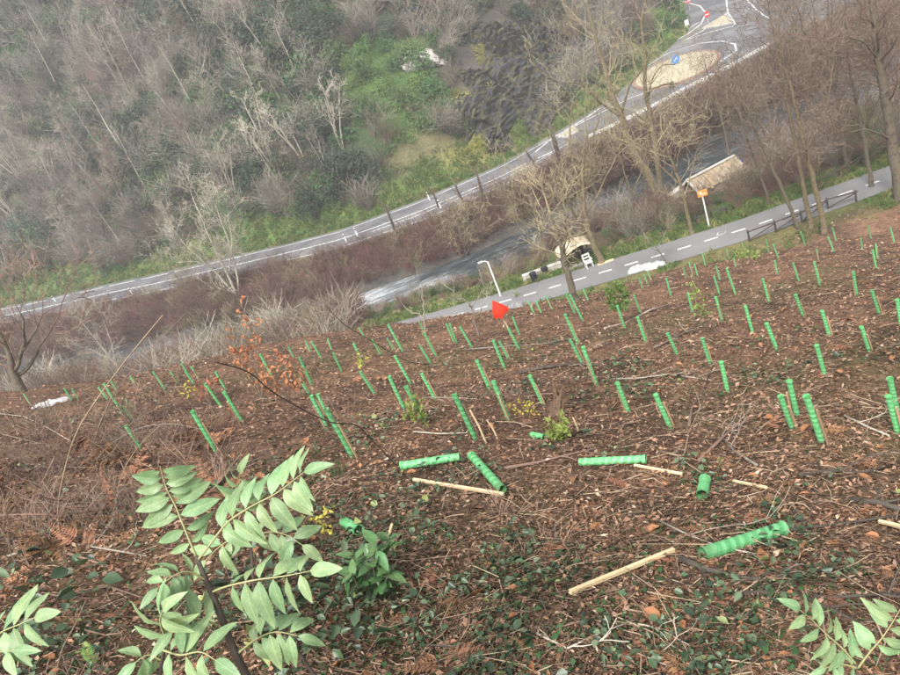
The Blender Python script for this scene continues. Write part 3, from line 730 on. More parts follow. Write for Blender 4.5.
ROCKS = [(510, 85, 50, 55, 20), (432, 62, 30, 12, 35), (545, 50, 30, 30, 0)]
DARK = [(145, 165, 45, 45, 0), (335, 175, 42, 36, 0), (280, 110, 60, 75, 0), (300, 40, 45, 40, 0), (40, 40, 40, 45, 0), (120, 200, 22, 26, 0), (20, 255, 40, 30, 0), (230, 60, 35, 30, 0), (200, 190, 30, 22, 0), (75, 120, 26, 30, 0), (180, 20, 40, 25, 0), (255, 190, 26, 24, 0)]
def mx(lst, u, v): return np.max([blob(u, v, *b_) for b_ in lst], axis=0)
x, y, z, u, v, s = hill_pts(9500, 21)
nn = fbm(x * .12, y * .12, 3); nb = fbm(x * .05 + 40, y * .05, 2)
g = mx(GREEN, u, v) + nn * .35; yl = mx(YELLOW, u, v) + nn * .25; rk = mx(ROCKS, u, v) + nn * .2; dk = mx(DARK, u, v) + nn * .6
verge = s < 3.5 + nn * 3
isg = (g > .45); isy = (yl > .5) & ~isg; isr = (rk > .36) & ~isg & ~isy; isd = (dk > .36) & ~isg & ~isy & ~isr & ~verge
rest = ~(isg | isy | isr | isd | verge)
P = np.stack([x, y, z], -1)
t = rng.rand(len(x))
scatter('ivy_slope', P[isg | (isy & (t < .0))], lf_bright + lf_green, 'bright green ivy and brambles covering the hillside beside the crags', 'ground cover', 1, .7, 1.5, upw=.9)
scatter('moss_patch', P[(isy & (t < .8)) | (isr & (t > .8))], lf_moss + lf_moss, 'yellow-green moss and low herbs round the crags', 'ground cover', 2, .7, 1.4, upw=.9)
scatter('hillside_evergreens', P[isd & (t < .85)], lf_dark + lf_green, 'dark evergreen undergrowth in the hillside wood', 'undergrowth', 3, .8, 1.7, upw=.4)
k = rest | (isd & (t > .6)) | (isr & (t < .05))
pale = k & (nb + .25 * (t - .5) > .14); brown = k & ~pale
scatter('hillside_thicket', P[brown], sh_brown + sh_grey, 'brown leafless thicket covering the far hillside', 'thicket', 4, .5, 1.15, tilt=.2, upw=.25)
scatter('pale_thicket', P[pale], sh_grey + sh_pale, 'pale grey leafless scrub in patches on the far hillside', 'thicket', 5, .5, 1.15, tilt=.2, upw=.25)
k = rest & (t > .5)
scatter('ivy_undergrowth', P[k], lf_dark + lf_green, 'dull green ivy undergrowth beneath the bare hillside trees', 'undergrowth', 6, .5, 1.25, upw=.6)

HT = []
for k, (sd_, H, mu, tw, bk) in enumerate([(31, 9.5, 1, 'twig_grey', 'twig_grey'), (32, 8.5, 1, 'twig_brown', 'bark'), (33, 8, 3, 'twig_pale', 'twig_pale'), (34, 10.5, 1, 'twig_grey', 'twig_pale'), (35, 8, 2, 'twig_grey', 'bark')]):
    a, b_ = bare_tree_tpl(sd_, H, .12, .013, n=15, multi=mu, low=.38); HT.append((a.mesh('trunk', M[bk], True), b_.mesh('crown', M[tw])))
def hill_tree(k, loc, rz, s_, label, group):
    t_ = empty('bare_tree', loc, label, 'tree', group); t_.rotation_euler = (0, 0, rz); t_.scale = (s_,) * 3
    link('trunk', HT[k][0], t_); link('crown', HT[k][1], t_); return t_
rr = random.Random(3); cnt = 0
x, y, z, u, v, s = hill_pts(2000, 77, 5, 110)
g = mx(GREEN + YELLOW + ROCKS, u, v)
for i in range(len(x)):
    if g[i] > .15 or v[i] > 320 or cnt >= 270 or (u[i] > 690): continue
    pale_ = vnoise(x[i] * .06, y[i] * .06) > .55; kk = rr.choice([2, 2, 4]) if pale_ else rr.choice([0, 1, 3, 4])
    look = ['slender grey bare tree', 'slender brown bare tree', 'pale many-stemmed bare tree', 'tall thin pale-trunked bare tree', 'twin-stemmed grey bare tree'][kk]
    hi = v[i] < 170 - .25 * u[i]
    where = ('in the hazy wood high at the left' if hi else 'in the wood above the left stretch of road') if u[i] < 150 else ('high in the middle of the far hillside' if hi else 'low in the middle of the far hillside') if u[i] < 300 else ('on the slope left of the green ivy' if u[i] < 400 else 'above the crags near the top edge')
    hill_tree(kk, (x[i], y[i], z[i] - .1), rr.uniform(0, 6.28), rr.uniform(.65, 1.15), look + ' ' + where, 'bare trees in the hillside wood'); cnt += 1
def bush(px, py, r_, h_, label, m='leaf_dark', seed=1, leaf=.22, group=None, n_=700, name='evergreen_bush', base=None):
    b_ = gp(px, py) if base is None else base
    t_ = empty(name, b_, label, 'bush', group); mb = leafy_tpl(seed, n_, r_, h_, leaf, 0, 10); mb.build('foliage', M[m], t_)
    st = MB(); rg = random.Random(seed)
    for k in range(5): st.tube([Vector((rg.uniform(-.1, .1) * r_, 0, -.2)), Vector((rg.uniform(-.3, .3) * r_, rg.uniform(-.3, .3) * r_, h_ * .4)), Vector((rg.uniform(-.6, .6) * r_, rg.uniform(-.6, .6) * r_, h_ * .9))], [leaf * .2, leaf * .15, leaf * .06], 4, False)
    st.build('stem', M['bark'], t_); return t_
EG = 'evergreen bushes on the far hillside'
bush(140, 180, 2.6, 5.0, 'tall dark green evergreen standing left of centre in the hillside wood', seed=41, group=EG, leaf=.3)
bush(122, 222, 1.6, 3.6, 'small dark conical evergreen above the left stretch of road', seed=42, group=EG, leaf=.26)
bush(345, 205, 2.4, 3.4, 'dark blue-green evergreen left of the pinkish round bush by the road', seed=43, group=EG, leaf=.28)
bush(318, 215, 2.2, 3.0, 'dark evergreen just above the roadside grass at the hill foot', seed=44, group=EG, leaf=.28)
bush(150, 150, 2.0, 4.0, 'dark evergreen upslope of the tall one in the wood', seed=45, group=EG, leaf=.3)
bush(288, 178, 1.8, 2.6, 'rounded mid-green bush on the slope beside the pale scrub', 'leaf_green', 46, group=EG, leaf=.24)
bush(285, 75, 2.4, 3.6, 'green ivy-clad bush high on the slope left of the ivy patch', 'leaf_green', 47, group=EG, leaf=.28)
bush(320, 30, 2.6, 4.0, 'dark evergreen near the top edge above the green ivy patch', seed=48, group=EG, leaf=.3)
bush(10, 60, 3.2, 5.0, 'bluish dark evergreen at the far left edge in the haze', seed=49, group=EG, leaf=.34)
bush(110, 45, 2.0, 5.0, 'narrow green ivy-covered trunk high in the left wood', 'leaf_green', 50, group=EG, leaf=.3)
bush(8, 200, 2.4, 3.4, 'dark evergreen at left edge below the hazy wood', seed=51, group=EG, leaf=.3)
b_ = gp(370, 210); t_ = empty('round_bare_bush', b_, 'round pinkish-grey leafless bush at the hill foot beside the road', 'bush')
shrub_tpl(55, 3.0, 70, .016, .75).build('branches', M['twig_grey'], t_)

# grass on verges and on the green hillside
gt = [grass_tpl(s_, 34, .38, .4, .022).mesh('tuft', M['grass']) for s_ in (1, 2)] + [grass_tpl(3, 26, .42, .4, .02).mesh('tuft', M['grass_dry'])]
r_ = np.random.RandomState(8)
N = 3600; x = r_.uniform(-90, 50, N); y = yq1(x) + .8 + r_.rand(N) ** 1.5 * 4.2
scatter('roadside_grass', on_ground(x, y), gt[:2] + [gt[0], gt[1], gt[2]], 'green grass strip along the hill side of the road', 'grass', 9, .8, 1.6)
N = 1500; x = r_.uniform(-70, 50, N); y = yq0(x) - .3 - r_.rand(N) * 1.6
scatter('roadside_grass', on_ground(x, y), gt, 'thin grass along the river side of the road', 'grass', 10, .6, 1.2)
N = 3200; x = r_.uniform(-30, 50, N); sd_ = np.where(r_.rand(N) < .45, -1, 1); y = yp(x) + sd_ * (1.75 + r_.rand(N) ** 1.4 * 2.4)
k = (sd_ > 0) | (fbm(x * .3, y * .3, 2) > .22)
scatter('greenway_grass', on_ground(x[k], y[k]), gt[:2] + gt, 'green grass verges on both sides of the greenway path', 'grass', 11, .5, 1.1)

# ------------------------------------------------------------------ river banks: scrub as stuff, boulders and trees as things
N = 2300; x = r_.uniform(-95, 62, N); t = r_.rand(N) * np.where(x > 16, .62, 1); y = yr1(x) + .1 + (yq0(x) - 1.1 - yr1(x)) * t
nn = fbm(x * .15, y * .15, 3); k = (nn > -2); u, v = pix(x, y); big = np.where(u > 560, 1.5, 1.0)
scatter('bank_brambles', on_ground(x[k], y[k]), sh_crim + [sh_crim[0], sh_brown[0], sh_brown[1], sh_tan[0]], 'reddish-brown bramble thicket on the bank between river and road', 'brambles', 12, .4, .8, tilt=.3, upw=.5, scl=big)
N = 1500; x = r_.uniform(-70, 60, N); t = r_.rand(N); a_ = yp(x) + 3.6; y = a_ + (yr0(x) - .3 - a_) * t
u, v = pix(x, y); nn = fbm(x * .15 + 7, y * .15, 3)
clear = ((t > .55) & (u > 280) & (u < 540) & (nn < .3)) | (blob(u, v, 585, 258, 32, 20, -15) > .25) | (blob(u, v, 705, 180, 45, 22, -20) > .3) | (blob(u, v, 545, 277, 40, 10, -20) > .3) | ((u > 300) & (u < 520) & (t > .6) & (nn < .25))
k = (nn > -.25) & ~clear
scatter('river_scrub', on_ground(x[k], y[k]), sh_brown[:2] + sh_crim[:1] + sh_tan + sh_grey[:1], 'leafless brown scrub between the greenway and the river', 'scrub', 13, .3, .8, tilt=.3, upw=.4, scl=np.where(u[k] < 545, .55, 1.0))
k2 = ~clear & (nn < .1)
scatter('bank_herbs', on_ground(x[k2], y[k2]), lf_green + gt[:2], 'low green herbs and ivy on the near river bank', 'ground cover', 14, .3, .6)
# left valley: dense scrub between brow and road
N = 900; x = r_.uniform(-75, -6, N); y = yp(x) - 8 + r_.rand(N) * (yr0(x) - yp(x) + 7)
u, v = pix(x, y); k = (np.abs(y - yp(x)) > 2.5)
scatter('valley_scrub', on_ground(x[k], y[k]), sh_brown + sh_crim[:1] + sh_pale + sh_tan, 'dense brown and straw-coloured scrub below the left brow of the slope', 'scrub', 15, .5, 1.0, tilt=.25, upw=.4)

def boulder(px, py, s_, label, m='stone', seed=0, z=None):
    b_ = gp(px, py); rg = random.Random(seed)
    bm = bmesh.new(); bmesh.ops.create_icosphere(bm, subdivisions=3, radius=1)
    fl = [(rv(rg).normalized(), rg.uniform(.62, .9)) for k in range(9)]
    for vt in bm.verts:
        for nn_, d_ in fl:
            q = vt.co.dot(nn_)
            if q > d_: vt.co -= nn_ * (q - d_)
        vt.co += rv(rg, .03)
    me = bpy.data.meshes.new('boulder'); bm.to_mesh(me); bm.free(); me.materials.append(M[m])
    o = link('boulder', me); o.location = b_; o.scale = (s_, s_ * .8, s_ * .55); o.rotation_euler = (0, 0, rg.uniform(0, 6))
    return tag(o, label, 'boulder', 'boulders in and by the river')
for k, (px, py, s_, lb, m_) in enumerate([(335, 304, .5, 'pale boulder in midstream above the left rapids', 'concrete'), (450, 270, .55, 'whitish boulder at the far river edge left of the lamp post', 'rock_pale'), (592, 213, .6, 'white boulder in the river behind the beige tarp', 'rock_pale'),
        (616, 207, .45, 'bright pale boulder upstream of the beige tarp, beside the forked tree', 'rock_pale'), (545, 213, .6, 'grey boulder below the pollarded trunks at the far river edge', 'stone'), (408, 262, .45, 'grey stone at the far river edge below the leaning pole', 'rock_pale'),
        (380, 290, .5, 'grey stone breaking the white water', 'stone'), (630, 190, .5, 'dark boulder in the river left of the forked tree', 'stone'), (655, 212, .3, 'squarish white block on the bank at the foot of the forked tree', 'render_white'), (295, 318, .6, 'grey boulder at the left end of the rapids', 'stone'), (860, 92, .8, 'pale boulder in the river behind the far right trunk', 'rock_pale')]):
    boulder(px, py, s_, lb, m_, k)

# ------------------------------------------------------------------ valley trees
VT = 'bare trees along the river and greenway'
limb_tree('forked_tree', [([(661, 203), (648, 175), (637, 158), (628, 140), (622, 118), (612, 98), (608, 80), (600, 55), (592, 25), (586, 0)], .42, .07, 1.5),
    ([(660, 195), (658, 165), (654, 140), (650, 112), (645, 90), (645, 60), (642, 25), (648, -12)], .26, .06, -1.5),
    ([(620, 116), (600, 102), (590, 90), (578, 84), (560, 82)], .12, .04, -2), ([(646, 95), (655, 88), (668, 84), (690, 84)], .09, .03, 2), ([(622, 112), (630, 85), (640, 72), (652, 50)], .10, .03, -2),
    ([(648, 100), (652, 80), (662, 66), (675, 64)], .08, .03, 2)],
    None, 'big forked mossy bare tree on the river bank left of the shed', M['bark_moss'], M['twig_tan'], VT, 3, n=6, blen=3.2, rmin=.010, kids=(5, 4))
limb_tree('bare_tree', [([(603, 263), (594, 245), (586, 222), (583, 195), (583, 165), (586, 135)], .24, .05, 0), ([(588, 228), (575, 215), (565, 195), (556, 165)], .09, .03, -1.5), ([(583, 200), (590, 170), (592, 140), (600, 118)], .09, .03, 1.5), ([(583, 190), (572, 160), (570, 130), (572, 105)], .09, .03, 1), ([(586, 215), (600, 190), (612, 165), (622, 150)], .08, .03, 1)],
    None, 'mossy bare tree growing right behind the beige tarpaulin hut', M['bark_moss'], M['twig_tan'], VT, 4, n=7, blen=2.6, rmin=.009, kids=(5, 4))
limb_tree('bare_tree', [([(576, 302), (569, 278), (563, 255), (557, 235), (551, 212)], .15, .04, 0), ([(566, 265), (558, 240), (548, 222), (540, 205)], .07, .02, 1), ([(563, 255), (566, 232), (566, 212)], .06, .02, -1)],
    None, 'small bushy bare tree at the slope edge left of the tarpaulin hut', M['bark'], M['twig_tan'], VT, 5, n=9, blen=1.2, rmin=.007)
limb_tree('bare_tree', [([(693, 234), (687, 215), (683, 195), (676, 172), (668, 152), (662, 135)], .16, .04, 0), ([(680, 185), (660, 165), (645, 150)], .06, .02, 1), ([(676, 172), (680, 150), (690, 130)], .06, .02, -1)],
    None, 'thin mossy bare tree just left of the orange sign', M['bark_moss'], M['twig_tan'], VT, 6, n=7, blen=2.5, rmin=.009)
RT = 'slim bare trees crossing the greenway fence'
limb_tree('bare_tree', [([(800, 228), (787, 200), (771, 164), (757, 135), (747, 108), (740, 90)], .13, .03, 0)], None, 'leaning slim bare tree, leftmost of those crossing the fence', M['bark'], M['twig_red'], RT, 7, n=10, blen=2.2, rmin=.010, start=.4)
limb_tree('bare_tree', [([(811, 229), (806, 200), (800, 165), (790, 120), (782, 80), (775, 40), (768, 5)], .15, .03, 0), ([(796, 150), (806, 115), (812, 80)], .06, .02, 1)], None, 'slim bare tree, middle one of those crossing the fence', M['bark_moss'], M['twig_red'], RT, 8, n=9, blen=2.5, rmin=.010, start=.3)
limb_tree('bare_tree', [([(824, 234), (818, 200), (809, 164), (800, 130), (793, 95), (780, 50), (776, 15)], .17, .035, 0), ([(806, 150), (825, 110), (832, 75), (835, 40)], .06, .02, 1.5)], None, 'slim mossy bare tree, rightmost of those crossing the fence', M['bark_moss'], M['twig_red'], RT, 9, n=9, blen=2.5, rmin=.010, start=.3)
limb_tree('bare_tree', [([(848, 168), (843, 145), (840, 115), (832, 85), (815, 55), (803, 30)], .17, .04, 0), ([(840, 115), (856, 90), (866, 65)], .07, .03, 1), ([(835, 90), (838, 60), (832, 20)], .07, .03, -1)], None, 'reddish bare tree beyond the greenway near the far fence', M['bark'], M['twig_red'], VT, 10, n=9, blen=2.8, rmin=.010)
limb_tree('bare_tree', [([(902, 200), (895, 160), (890, 125), (883, 85), (877, 45), (873, 5), (870, -40)], .34, .12, 0), ([(884, 90), (865, 80), (845, 82)], .06, .02, 1), ([(880, 60), (860, 40), (840, 38)], .06, .02, -1), ([(886, 100), (900, 85), (915, 80)], .06, .02, 1), ([(877, 45), (892, 20), (905, 10)], .06, .02, 1), ([(892, 140), (870, 130), (850, 132)], .06, .02, -1)], None, 'thick dark trunked bare tree at the right edge by the greenway', M['bark'], M['twig_brown'], VT, 11, n=9, blen=3.0, rmin=.010)
limb_tree('bare_tree', [([(731, 162), (722, 120), (712, 85), (704, 60)], .1, .02, 0)], None, 'thin bare sapling behind the shed in front of the guard rail', M['bark'], M['twig_brown'], VT, 12, n=10, blen=1.5, rmin=.008)
# reddish trees between river and road on the right
RB = 'reddish bare trees beyond the river on the right'
RTm = []
for sd_, H, mu in ((61, 13, 1), (62, 12, 2), (63, 14, 1), (64, 12, 3)):
    a, b_ = bare_tree_tpl(sd_, H, .15, .012, n=24, multi=mu, lvl=2); RTm.append((a.mesh('trunk', M['bark'], True), b_.mesh('crown', M['twig_red'])))
rr = random.Random(11)
lab = ['first reddish bare tree right of the white guard rail end', 'reddish bare tree behind the leftmost fence-crossing tree', 'tall reddish bare tree filling the gap above the fence', 'reddish bare tree high between the slim trunks and right edge', 'reddish bare tree near the upper right corner', 'reddish bare tree in the upper right corner itself', 'low reddish bare tree on the river island at right', 'reddish bare tree behind the thick right-edge trunk', 'far reddish bare tree at the top edge right of the junction', 'brownish bare tree beside the river above the blue barrel', 'reddish bare tree leaning over the end of the guard rail', 'reddish bare tree just right of the road lines at the top', 'reddish bare tree midway between slim trunks and thick trunk', 'reddish bare tree on the top edge left of the thick trunk', 'reddish bare tree directly left of the thick right-edge trunk', 'reddish bare tree low over the river behind the far fence']
for k, (px, py, s_) in enumerate([(785, 118, .8), (760, 132, .62), (815, 118, .85), (850, 95, .85), (880, 70, .8), (898, 92, .9), (840, 135, .6), (905, 130, .8), (830, 50, .7), (768, 150, .5), (795, 85, .7), (800, 40, .7), (830, 90, .85), (862, 40, .8), (868, 110, .8), (862, 140, .55)]):
    b_ = gp(px, py); t_ = empty('bare_tree', b_, lab[k], 'tree', RB); t_.rotation_euler = (0, 0, rr.uniform(0, 6)); t_.scale = (s_,) * 3
    a, c_ = RTm[k % 4]; link('trunk', a, t_); link('crown', c_, t_)
limb_tree('bare_tree', [([(545, 262), (540, 235), (533, 205), (528, 175)], .12, .03, 0), ([(540, 235), (550, 205), (556, 180)], .06, .02, 1), ([(537, 222), (522, 200), (512, 182)], .06, .02, -1)], None, 'slim tan bare tree on the near river bank left of the hut tree', M['bark_moss'], M['twig_tan'], VT, 31, n=8, blen=2.0, rmin=.009)
limb_tree('bare_tree', [([(640, 222), (632, 195), (622, 165), (616, 140)], .1, .03, 0), ([(632, 195), (642, 170), (646, 150)], .06, .02, 1)], None, 'slim bare tree between the hut tree and the big forked tree', M['bark_moss'], M['twig_tan'], VT, 32, n=7, blen=2.2, rmin=.009)
limb_tree('bare_tree', [([(770, 205), (760, 175), (750, 148), (742, 118)], .1, .03, 0), ([(760, 175), (772, 150), (778, 125)], .05, .02, 1)], None, 'slim bare tree above the fence start right of the blue barrel', M['bark'], M['twig_red'], VT, 33, n=8, blen=2.2, rmin=.010)
limb_tree('bare_tree', [([(872, 188), (866, 150), (858, 110), (850, 70), (846, 30)], .14, .03, 0), ([(862, 130), (878, 100), (888, 70)], .06, .02, 1)], None, 'slim bare tree between the far fence and the thick right-edge trunk', M['bark'], M['twig_red'], VT, 34, n=8, blen=2.5, rmin=.010)
limb_tree('bare_tree', [([(468, 262), (462, 240), (455, 222)], .07, .02, 0), ([(466, 255), (476, 236), (480, 220)], .05, .02, 1)], None, 'low tan bare shrub tree on the far bank below the topped trunks', M['bark'], M['twig_tan'], VT, 35, n=16, blen=1.8, rmin=.011)
# left part of the valley
limb_tree('bare_tree', [([(240, 302), (228, 275), (215, 250), (203, 222), (192, 195)], .16, .03, 0), ([(240, 302), (236, 270), (226, 235), (215, 205)], .12, .03, 1), ([(238, 298), (215, 272), (190, 250), (172, 228)], .1, .03, -1), ([(228, 275), (232, 245), (228, 215)], .08, .02, 1), ([(215, 268), (196, 262), (178, 262)], .06, .02, -1)],
    None, 'pale spreading bare tree in front of the road on the left', M['twig_pale'], M['twig_pale'], VT, 13, n=10, blen=2.4, rmin=.013)
limb_tree('bare_tree', [([(20, 392), (14, 372), (8, 350), (-4, 330)], .2, .05, 0), ([(14, 372), (22, 352), (24, 330), (20, 312)], .1, .03, 0), ([(16, 378), (32, 362), (40, 345), (52, 330)], .09, .03, 1), ([(10, 360), (-8, 350), (-20, 345)], .08, .03, 1), ([(22, 350), (36, 330), (42, 312)], .06, .02, 1)],
    None, 'dark crooked bare tree at the left edge below the road', M['bark'], M['twig_brown'], VT, 14, n=10, blen=2.4, rmin=.010)
limb_tree('bare_tree', [([(118, 372), (104, 350), (90, 332), (76, 316)], .1, .03, 0), ([(115, 368), (112, 345), (104, 322)], .08, .02, 1), ([(110, 360), (92, 350), (74, 345)], .06, .02, 1)],
    None, 'straw-coloured leaning bare shrub tree below the left stretch of road', M['twig_pale'], M['twig_pale'], VT, 15, n=10, blen=1.8, rmin=.011)
limb_tree('bare_tree', [([(48, 380), (46, 355), (40, 335)], .1, .03, 0), ([(47, 365), (60, 345), (66, 325)], .06, .02, 1)], None, 'small dark bare shrub tree right of the crooked left-edge tree', M['bark'], M['twig_brown'], VT, 16, n=14, blen=1.8, rmin=.011)
limb_tree('bare_tree', [([(185, 300), (180, 285), (172, 268)], .07, .02, 0), ([(188, 302), (192, 282), (190, 262)], .06, .02, 1)], None, 'low straw-coloured bare shrub on the bank left of the pale tree', M['twig_tan'], M['twig_tan'], VT, 17, n=14, blen=1.4, rmin=.011)
# slim shrubs standing on the slope in front of the river
SS = 'thin leafless saplings on the slope edge'
limb_tree('bare_sapling', [([(478, 335), (474, 318), (470, 305), (462, 298), (450, 288)], .035, .012, 0), ([(471, 307), (478, 298), (485, 288)], .02, .008, .3), ([(474, 318), (480, 312), (486, 300)], .015, .006, -.3)], None, 'forked grey leafless sapling left of the red cloth', M['twig_grey'], M['twig_grey'], SS, 18, n=10, blen=.45, lvl=1, rmin=.004, cat='sapling')
limb_tree('bare_sapling', [([(424, 335), (424, 315), (423, 298), (420, 284)], .03, .01, 0), ([(424, 318), (412, 312), (404, 306)], .02, .008, .3)], None, 'thin upright leafless sapling in front of the rapids', M['twig_grey'], M['twig_grey'], SS, 19, n=8, blen=.45, lvl=1, rmin=.004, cat='sapling')
limb_tree('bare_sapling', [([(668, 265), (660, 252), (652, 244), (645, 238)], .05, .015, 0), ([(656, 248), (662, 240), (668, 226)], .03, .01, .3), ([(660, 252), (650, 246), (632, 226)], .03, .01, -.3)], None, 'leafless sapling leaning over the greenway centre dashes', M['twig_grey'], M['twig_grey'], SS, 20, n=6, blen=.7, lvl=1, rmin=.005, cat='sapling')

# pollarded trunks along the road
PL = 'topped dark trunks along the river side of the road'
def pollard(pts, r0_, label, seed, extra=None):
    b_ = gp(*pts[0]); t_ = empty('pollarded_trunk', b_, label, 'tree trunk', PL); rg = random.Random(seed); mb = MB()
    P = [aty(px, py, b_.y) - b_ for px, py in pts]; P[0] = Vector((0, 0, -.3))
    mb.tube(P, [r0_ * (1 - .45 * i / (len(P) - 1)) for i in range(len(P))], 7); mb.build('trunk', M['wood_dark'], t_, True)
    cw = MB()
    for k in range(12):
        f = rg.uniform(.35, 1) * (len(P) - 1); i = min(int(f), len(P) - 2); q = P[i].lerp(P[i + 1], f - i)
        branch(cw, rg, q, Vector((rg.uniform(-1, 1), rg.uniform(-1, 1), .7)).normalized(), rg.uniform(.5, 1.1), .025, 1, 3, .1, .2, (3,), .7, .5, .01)
    cw.build('shoots', M['twig_brown'], t_)
    return t_
pollard([(402, 250), (397, 236), (391, 220), (384, 204)], .17, 'topped trunk furthest left by the road', 1)
pollard([(439, 208), (436, 200), (433, 193)], .12, 'short dark topped trunk second from left by the road', 2)
pollard([(466, 212), (461, 198), (455, 185)], .15, 'dark topped trunk third from left by the road', 3)
pollard([(488, 210), (482, 192), (476, 171)], .17, 'tall dark topped trunk where the road straightens', 4)
pollard([(540, 175), (533, 162), (525, 150)], .16, 'dark topped trunk before the sandy splitter island', 5)
pollard([(559, 158), (554, 140), (549, 122)], .26, 'stout ivy-dark topped trunk beside the sandy splitter island', 6)

# ------------------------------------------------------------------ things in the valley
def post_thing(name, base, H, r_, m, label, cat, lean=0):
    t_ = empty(name, base, label, cat); MB().tube([Vector((0, 0, -.1)), Vector((lean * H, 0, H))], [r_, r_ * .85], 8).build('post', M[m], t_); return t_
# lamp post
b_ = gp(501, 297); t_ = post_thing('lamp_post', b_, 2.75, .06, 'white', 'slim white lamp post on the far side of the greenway', 'lamp post')
mb = MB(); mb.tube([Vector((0, 0, 2.7)), Vector((-.15, 0, 2.86)), Vector((-.32, 0, 2.9))], [.035, .03, .025], 6); mb.build('arm', M['white'], t_)
mb = MB(); mb.box((-.48, 0, 2.92), (.36, .2, .08)); mb.box((-.48, 0, 2.865), (.26, .13, .03)); mb.build('lamp_head', M['metal'], t_)
# orange sign
b_ = gp(709.5, 228); t_ = post_thing('warning_sign', b_, 2.55, .05, 'white', 'small orange rectangular sign on a white post by the greenway', 'sign')
rot = Matrix.Rotation(R(-12), 3, 'Z')
mb = MB(); mb.box((0, -.08, 2.45), (.62, .03, .42), rot); mb.build('sign_panel', M['orange'], t_)
mb = MB(); mb.box((-.14, -.1, 2.52), (.12, .012, .12), rot); mb.box((.1, -.1, 2.5), (.2, .012, .05), rot); mb.box((.02, -.1, 2.4), (.36, .012, .04), rot); mb.build('sign_print', M['white'], t_)
# fences beside the greenway
def fence(pts, label, H=.62):
    P = [atz(px, py, ZF) for px, py in pts]; c_ = P[0].copy(); t_ = empty('rail_fence', c_, label, 'fence', 'dark wooden rail fences of the greenway'); P = [p - c_ for p in P]; Z = Vector((0, 0, 1))
    for i, p in enumerate(P):
        mb = MB(); mb.tube([p - Z * .12, p + Z * (H + .08)], [.06, .055], 7); mb.build('post', M['wood_dark'], t_)
        if i < len(P) - 1:
            q = P[i + 1]; d = (q - p).normalized(); off = Vector((0, -.07, 0))
            MB().tube([p + Z * H + off - d * .1, q + Z * H + off + d * .1], [.05, .05], 6).build('top_rail', M['wood_dark'], t_)
            MB().tube([p + Z * .08 + off, q + Z * (H - .06) + off], [.04, .04], 6).build('brace', M['wood_dark'], t_)
    return t_
fence([(749.5, 240.5), (776, 231), (802, 221.5), (828, 208.5), (856.5, 201)], 'dark wooden fence with diagonal braces on the slope side of the greenway')
fence([(818, 190), (840, 178), (863, 165), (885, 154), (905, 143)], 'dark wooden fence on the river side of the greenway at the right edge')
fence([(697, 225), (712, 218), (727, 214)], 'short dark wooden fence beside the orange sign post', .5)
# tarpaulin hut
b_ = gp(580, 262); b_.z = ZF - .3; hut = empty('tarpaulin_hut', b_, 'low hut with a domed beige tarpaulin roof beside the greenway', 'hut')
mb = MB(); N_, K_ = 22, 14; rg = random.Random(5)
for j in range(K_ + 1):
    v_ = j / K_
    for i in range(N_ + 1):
        u_ = i / N_; a = math.pi * u_
        w2 = 1.15; x = -w2 * math.cos(a) * (1 + .05 * math.sin(v_ * 9)); zz = .95 + .78 * math.sin(a) ** .8 * (1 - .25 * v_) + .05 * fbm(np.array(u_ * 6), np.array(v_ * 6), 3).item()
        if i in (0, N_): zz -= .12 + .08 * math.sin(v_ * 20)
        mb.v.append((x, -1.0 + 2.3 * v_ + .04 * math.sin(u_ * 14), zz))
for j in range(K_):
    for i in range(N_):
        q = j * (N_ + 1) + i; mb.f.append((q, q + 1, q + N_ + 2, q + N_ + 1))
mb.m = [0] * len(mb.f); mb.build('tarpaulin', M['tarp'], hut, True)
for k, (x, y) in enumerate([(-1.05, -.95), (1.05, -.95), (-1.05, 1.2), (1.05, 1.2), (0, -.97), (0, 1.22)]):
    MB().tube([Vector((x, y, -.3)), Vector((x, y, 1.05 if x else 1.6))], [.05, .045], 6).build('pole', M['wood_dark'], hut)
for k in range(16):
    x = -1.1 + (k % 8) * .31; mb = MB(); q = rg.uniform(.22, .36); bmv = Matrix.Rotation(rg.uniform(-.4, .4), 3, 'Z')
    mb.box((x, 1.15 - rg.uniform(0, .1), .0 + (k // 8) * .34), (.3, .25, q), bmv); mb.build('rubble_stone', M['stone'], hut)
for k in range(9):
    mb = MB(); mb.box((-1.0 + (k % 5) * .42, -.75 - rg.uniform(0, .15), .0 + (k // 5) * .3), (.4, .3, rg.uniform(.26, .36)), Matrix.Rotation(rg.uniform(-.5, .5), 3, 'Z')); mb.build('rubble_stone', M['stone'], hut)
for k in range(3): MB().box((-.5 + .5 * k, 1.0, .55), (.48, .04, .9)).build('back_board', M['wood_dark'], hut)
# white chair-like stand
b_ = gp(590, 268); t_ = empty('white_chair', b_, 'small white plastic chair in front of the tarpaulin hut', 'chair')
for x in (-.22, .22):
    for y in (-.2, .2): MB().tube([Vector((x, y, -.05)), Vector((x * .9, y * .9, .43))], [.03, .028], 6).build('leg', M['white'], t_)
MB().box((0, 0, .45), (.5, .48, .05)).build('seat', M['white'], t_)
mb = MB(); mb.box((-.23, .22, .7), (.05, .05, .5)); mb.box((.23, .22, .7), (.05, .05, .5)); mb.box((0, .22, .92), (.5, .045, .1)); mb.box((0, .22, .7), (.42, .04, .07)); mb.build('backrest', M['white'], t_)
MB().box((-.25, 0, .64), (.05, .44, .04)).build('armrest', M['white'], t_); MB().box((.25, 0, .64), (.05, .44, .04)).build('armrest', M['white'], t_)
# plank by the path
a = gp(598, 266); c_ = gp(614, 261); o = MB().beam(a + Vector((0, 0, .06)), c_ + Vector((0, 0, .06)), .28, .08).build('timber_plank', M['wood_new']); tag(o, 'pale timber beam lying on the grass verge right of the tarpaulin hut', 'plank')
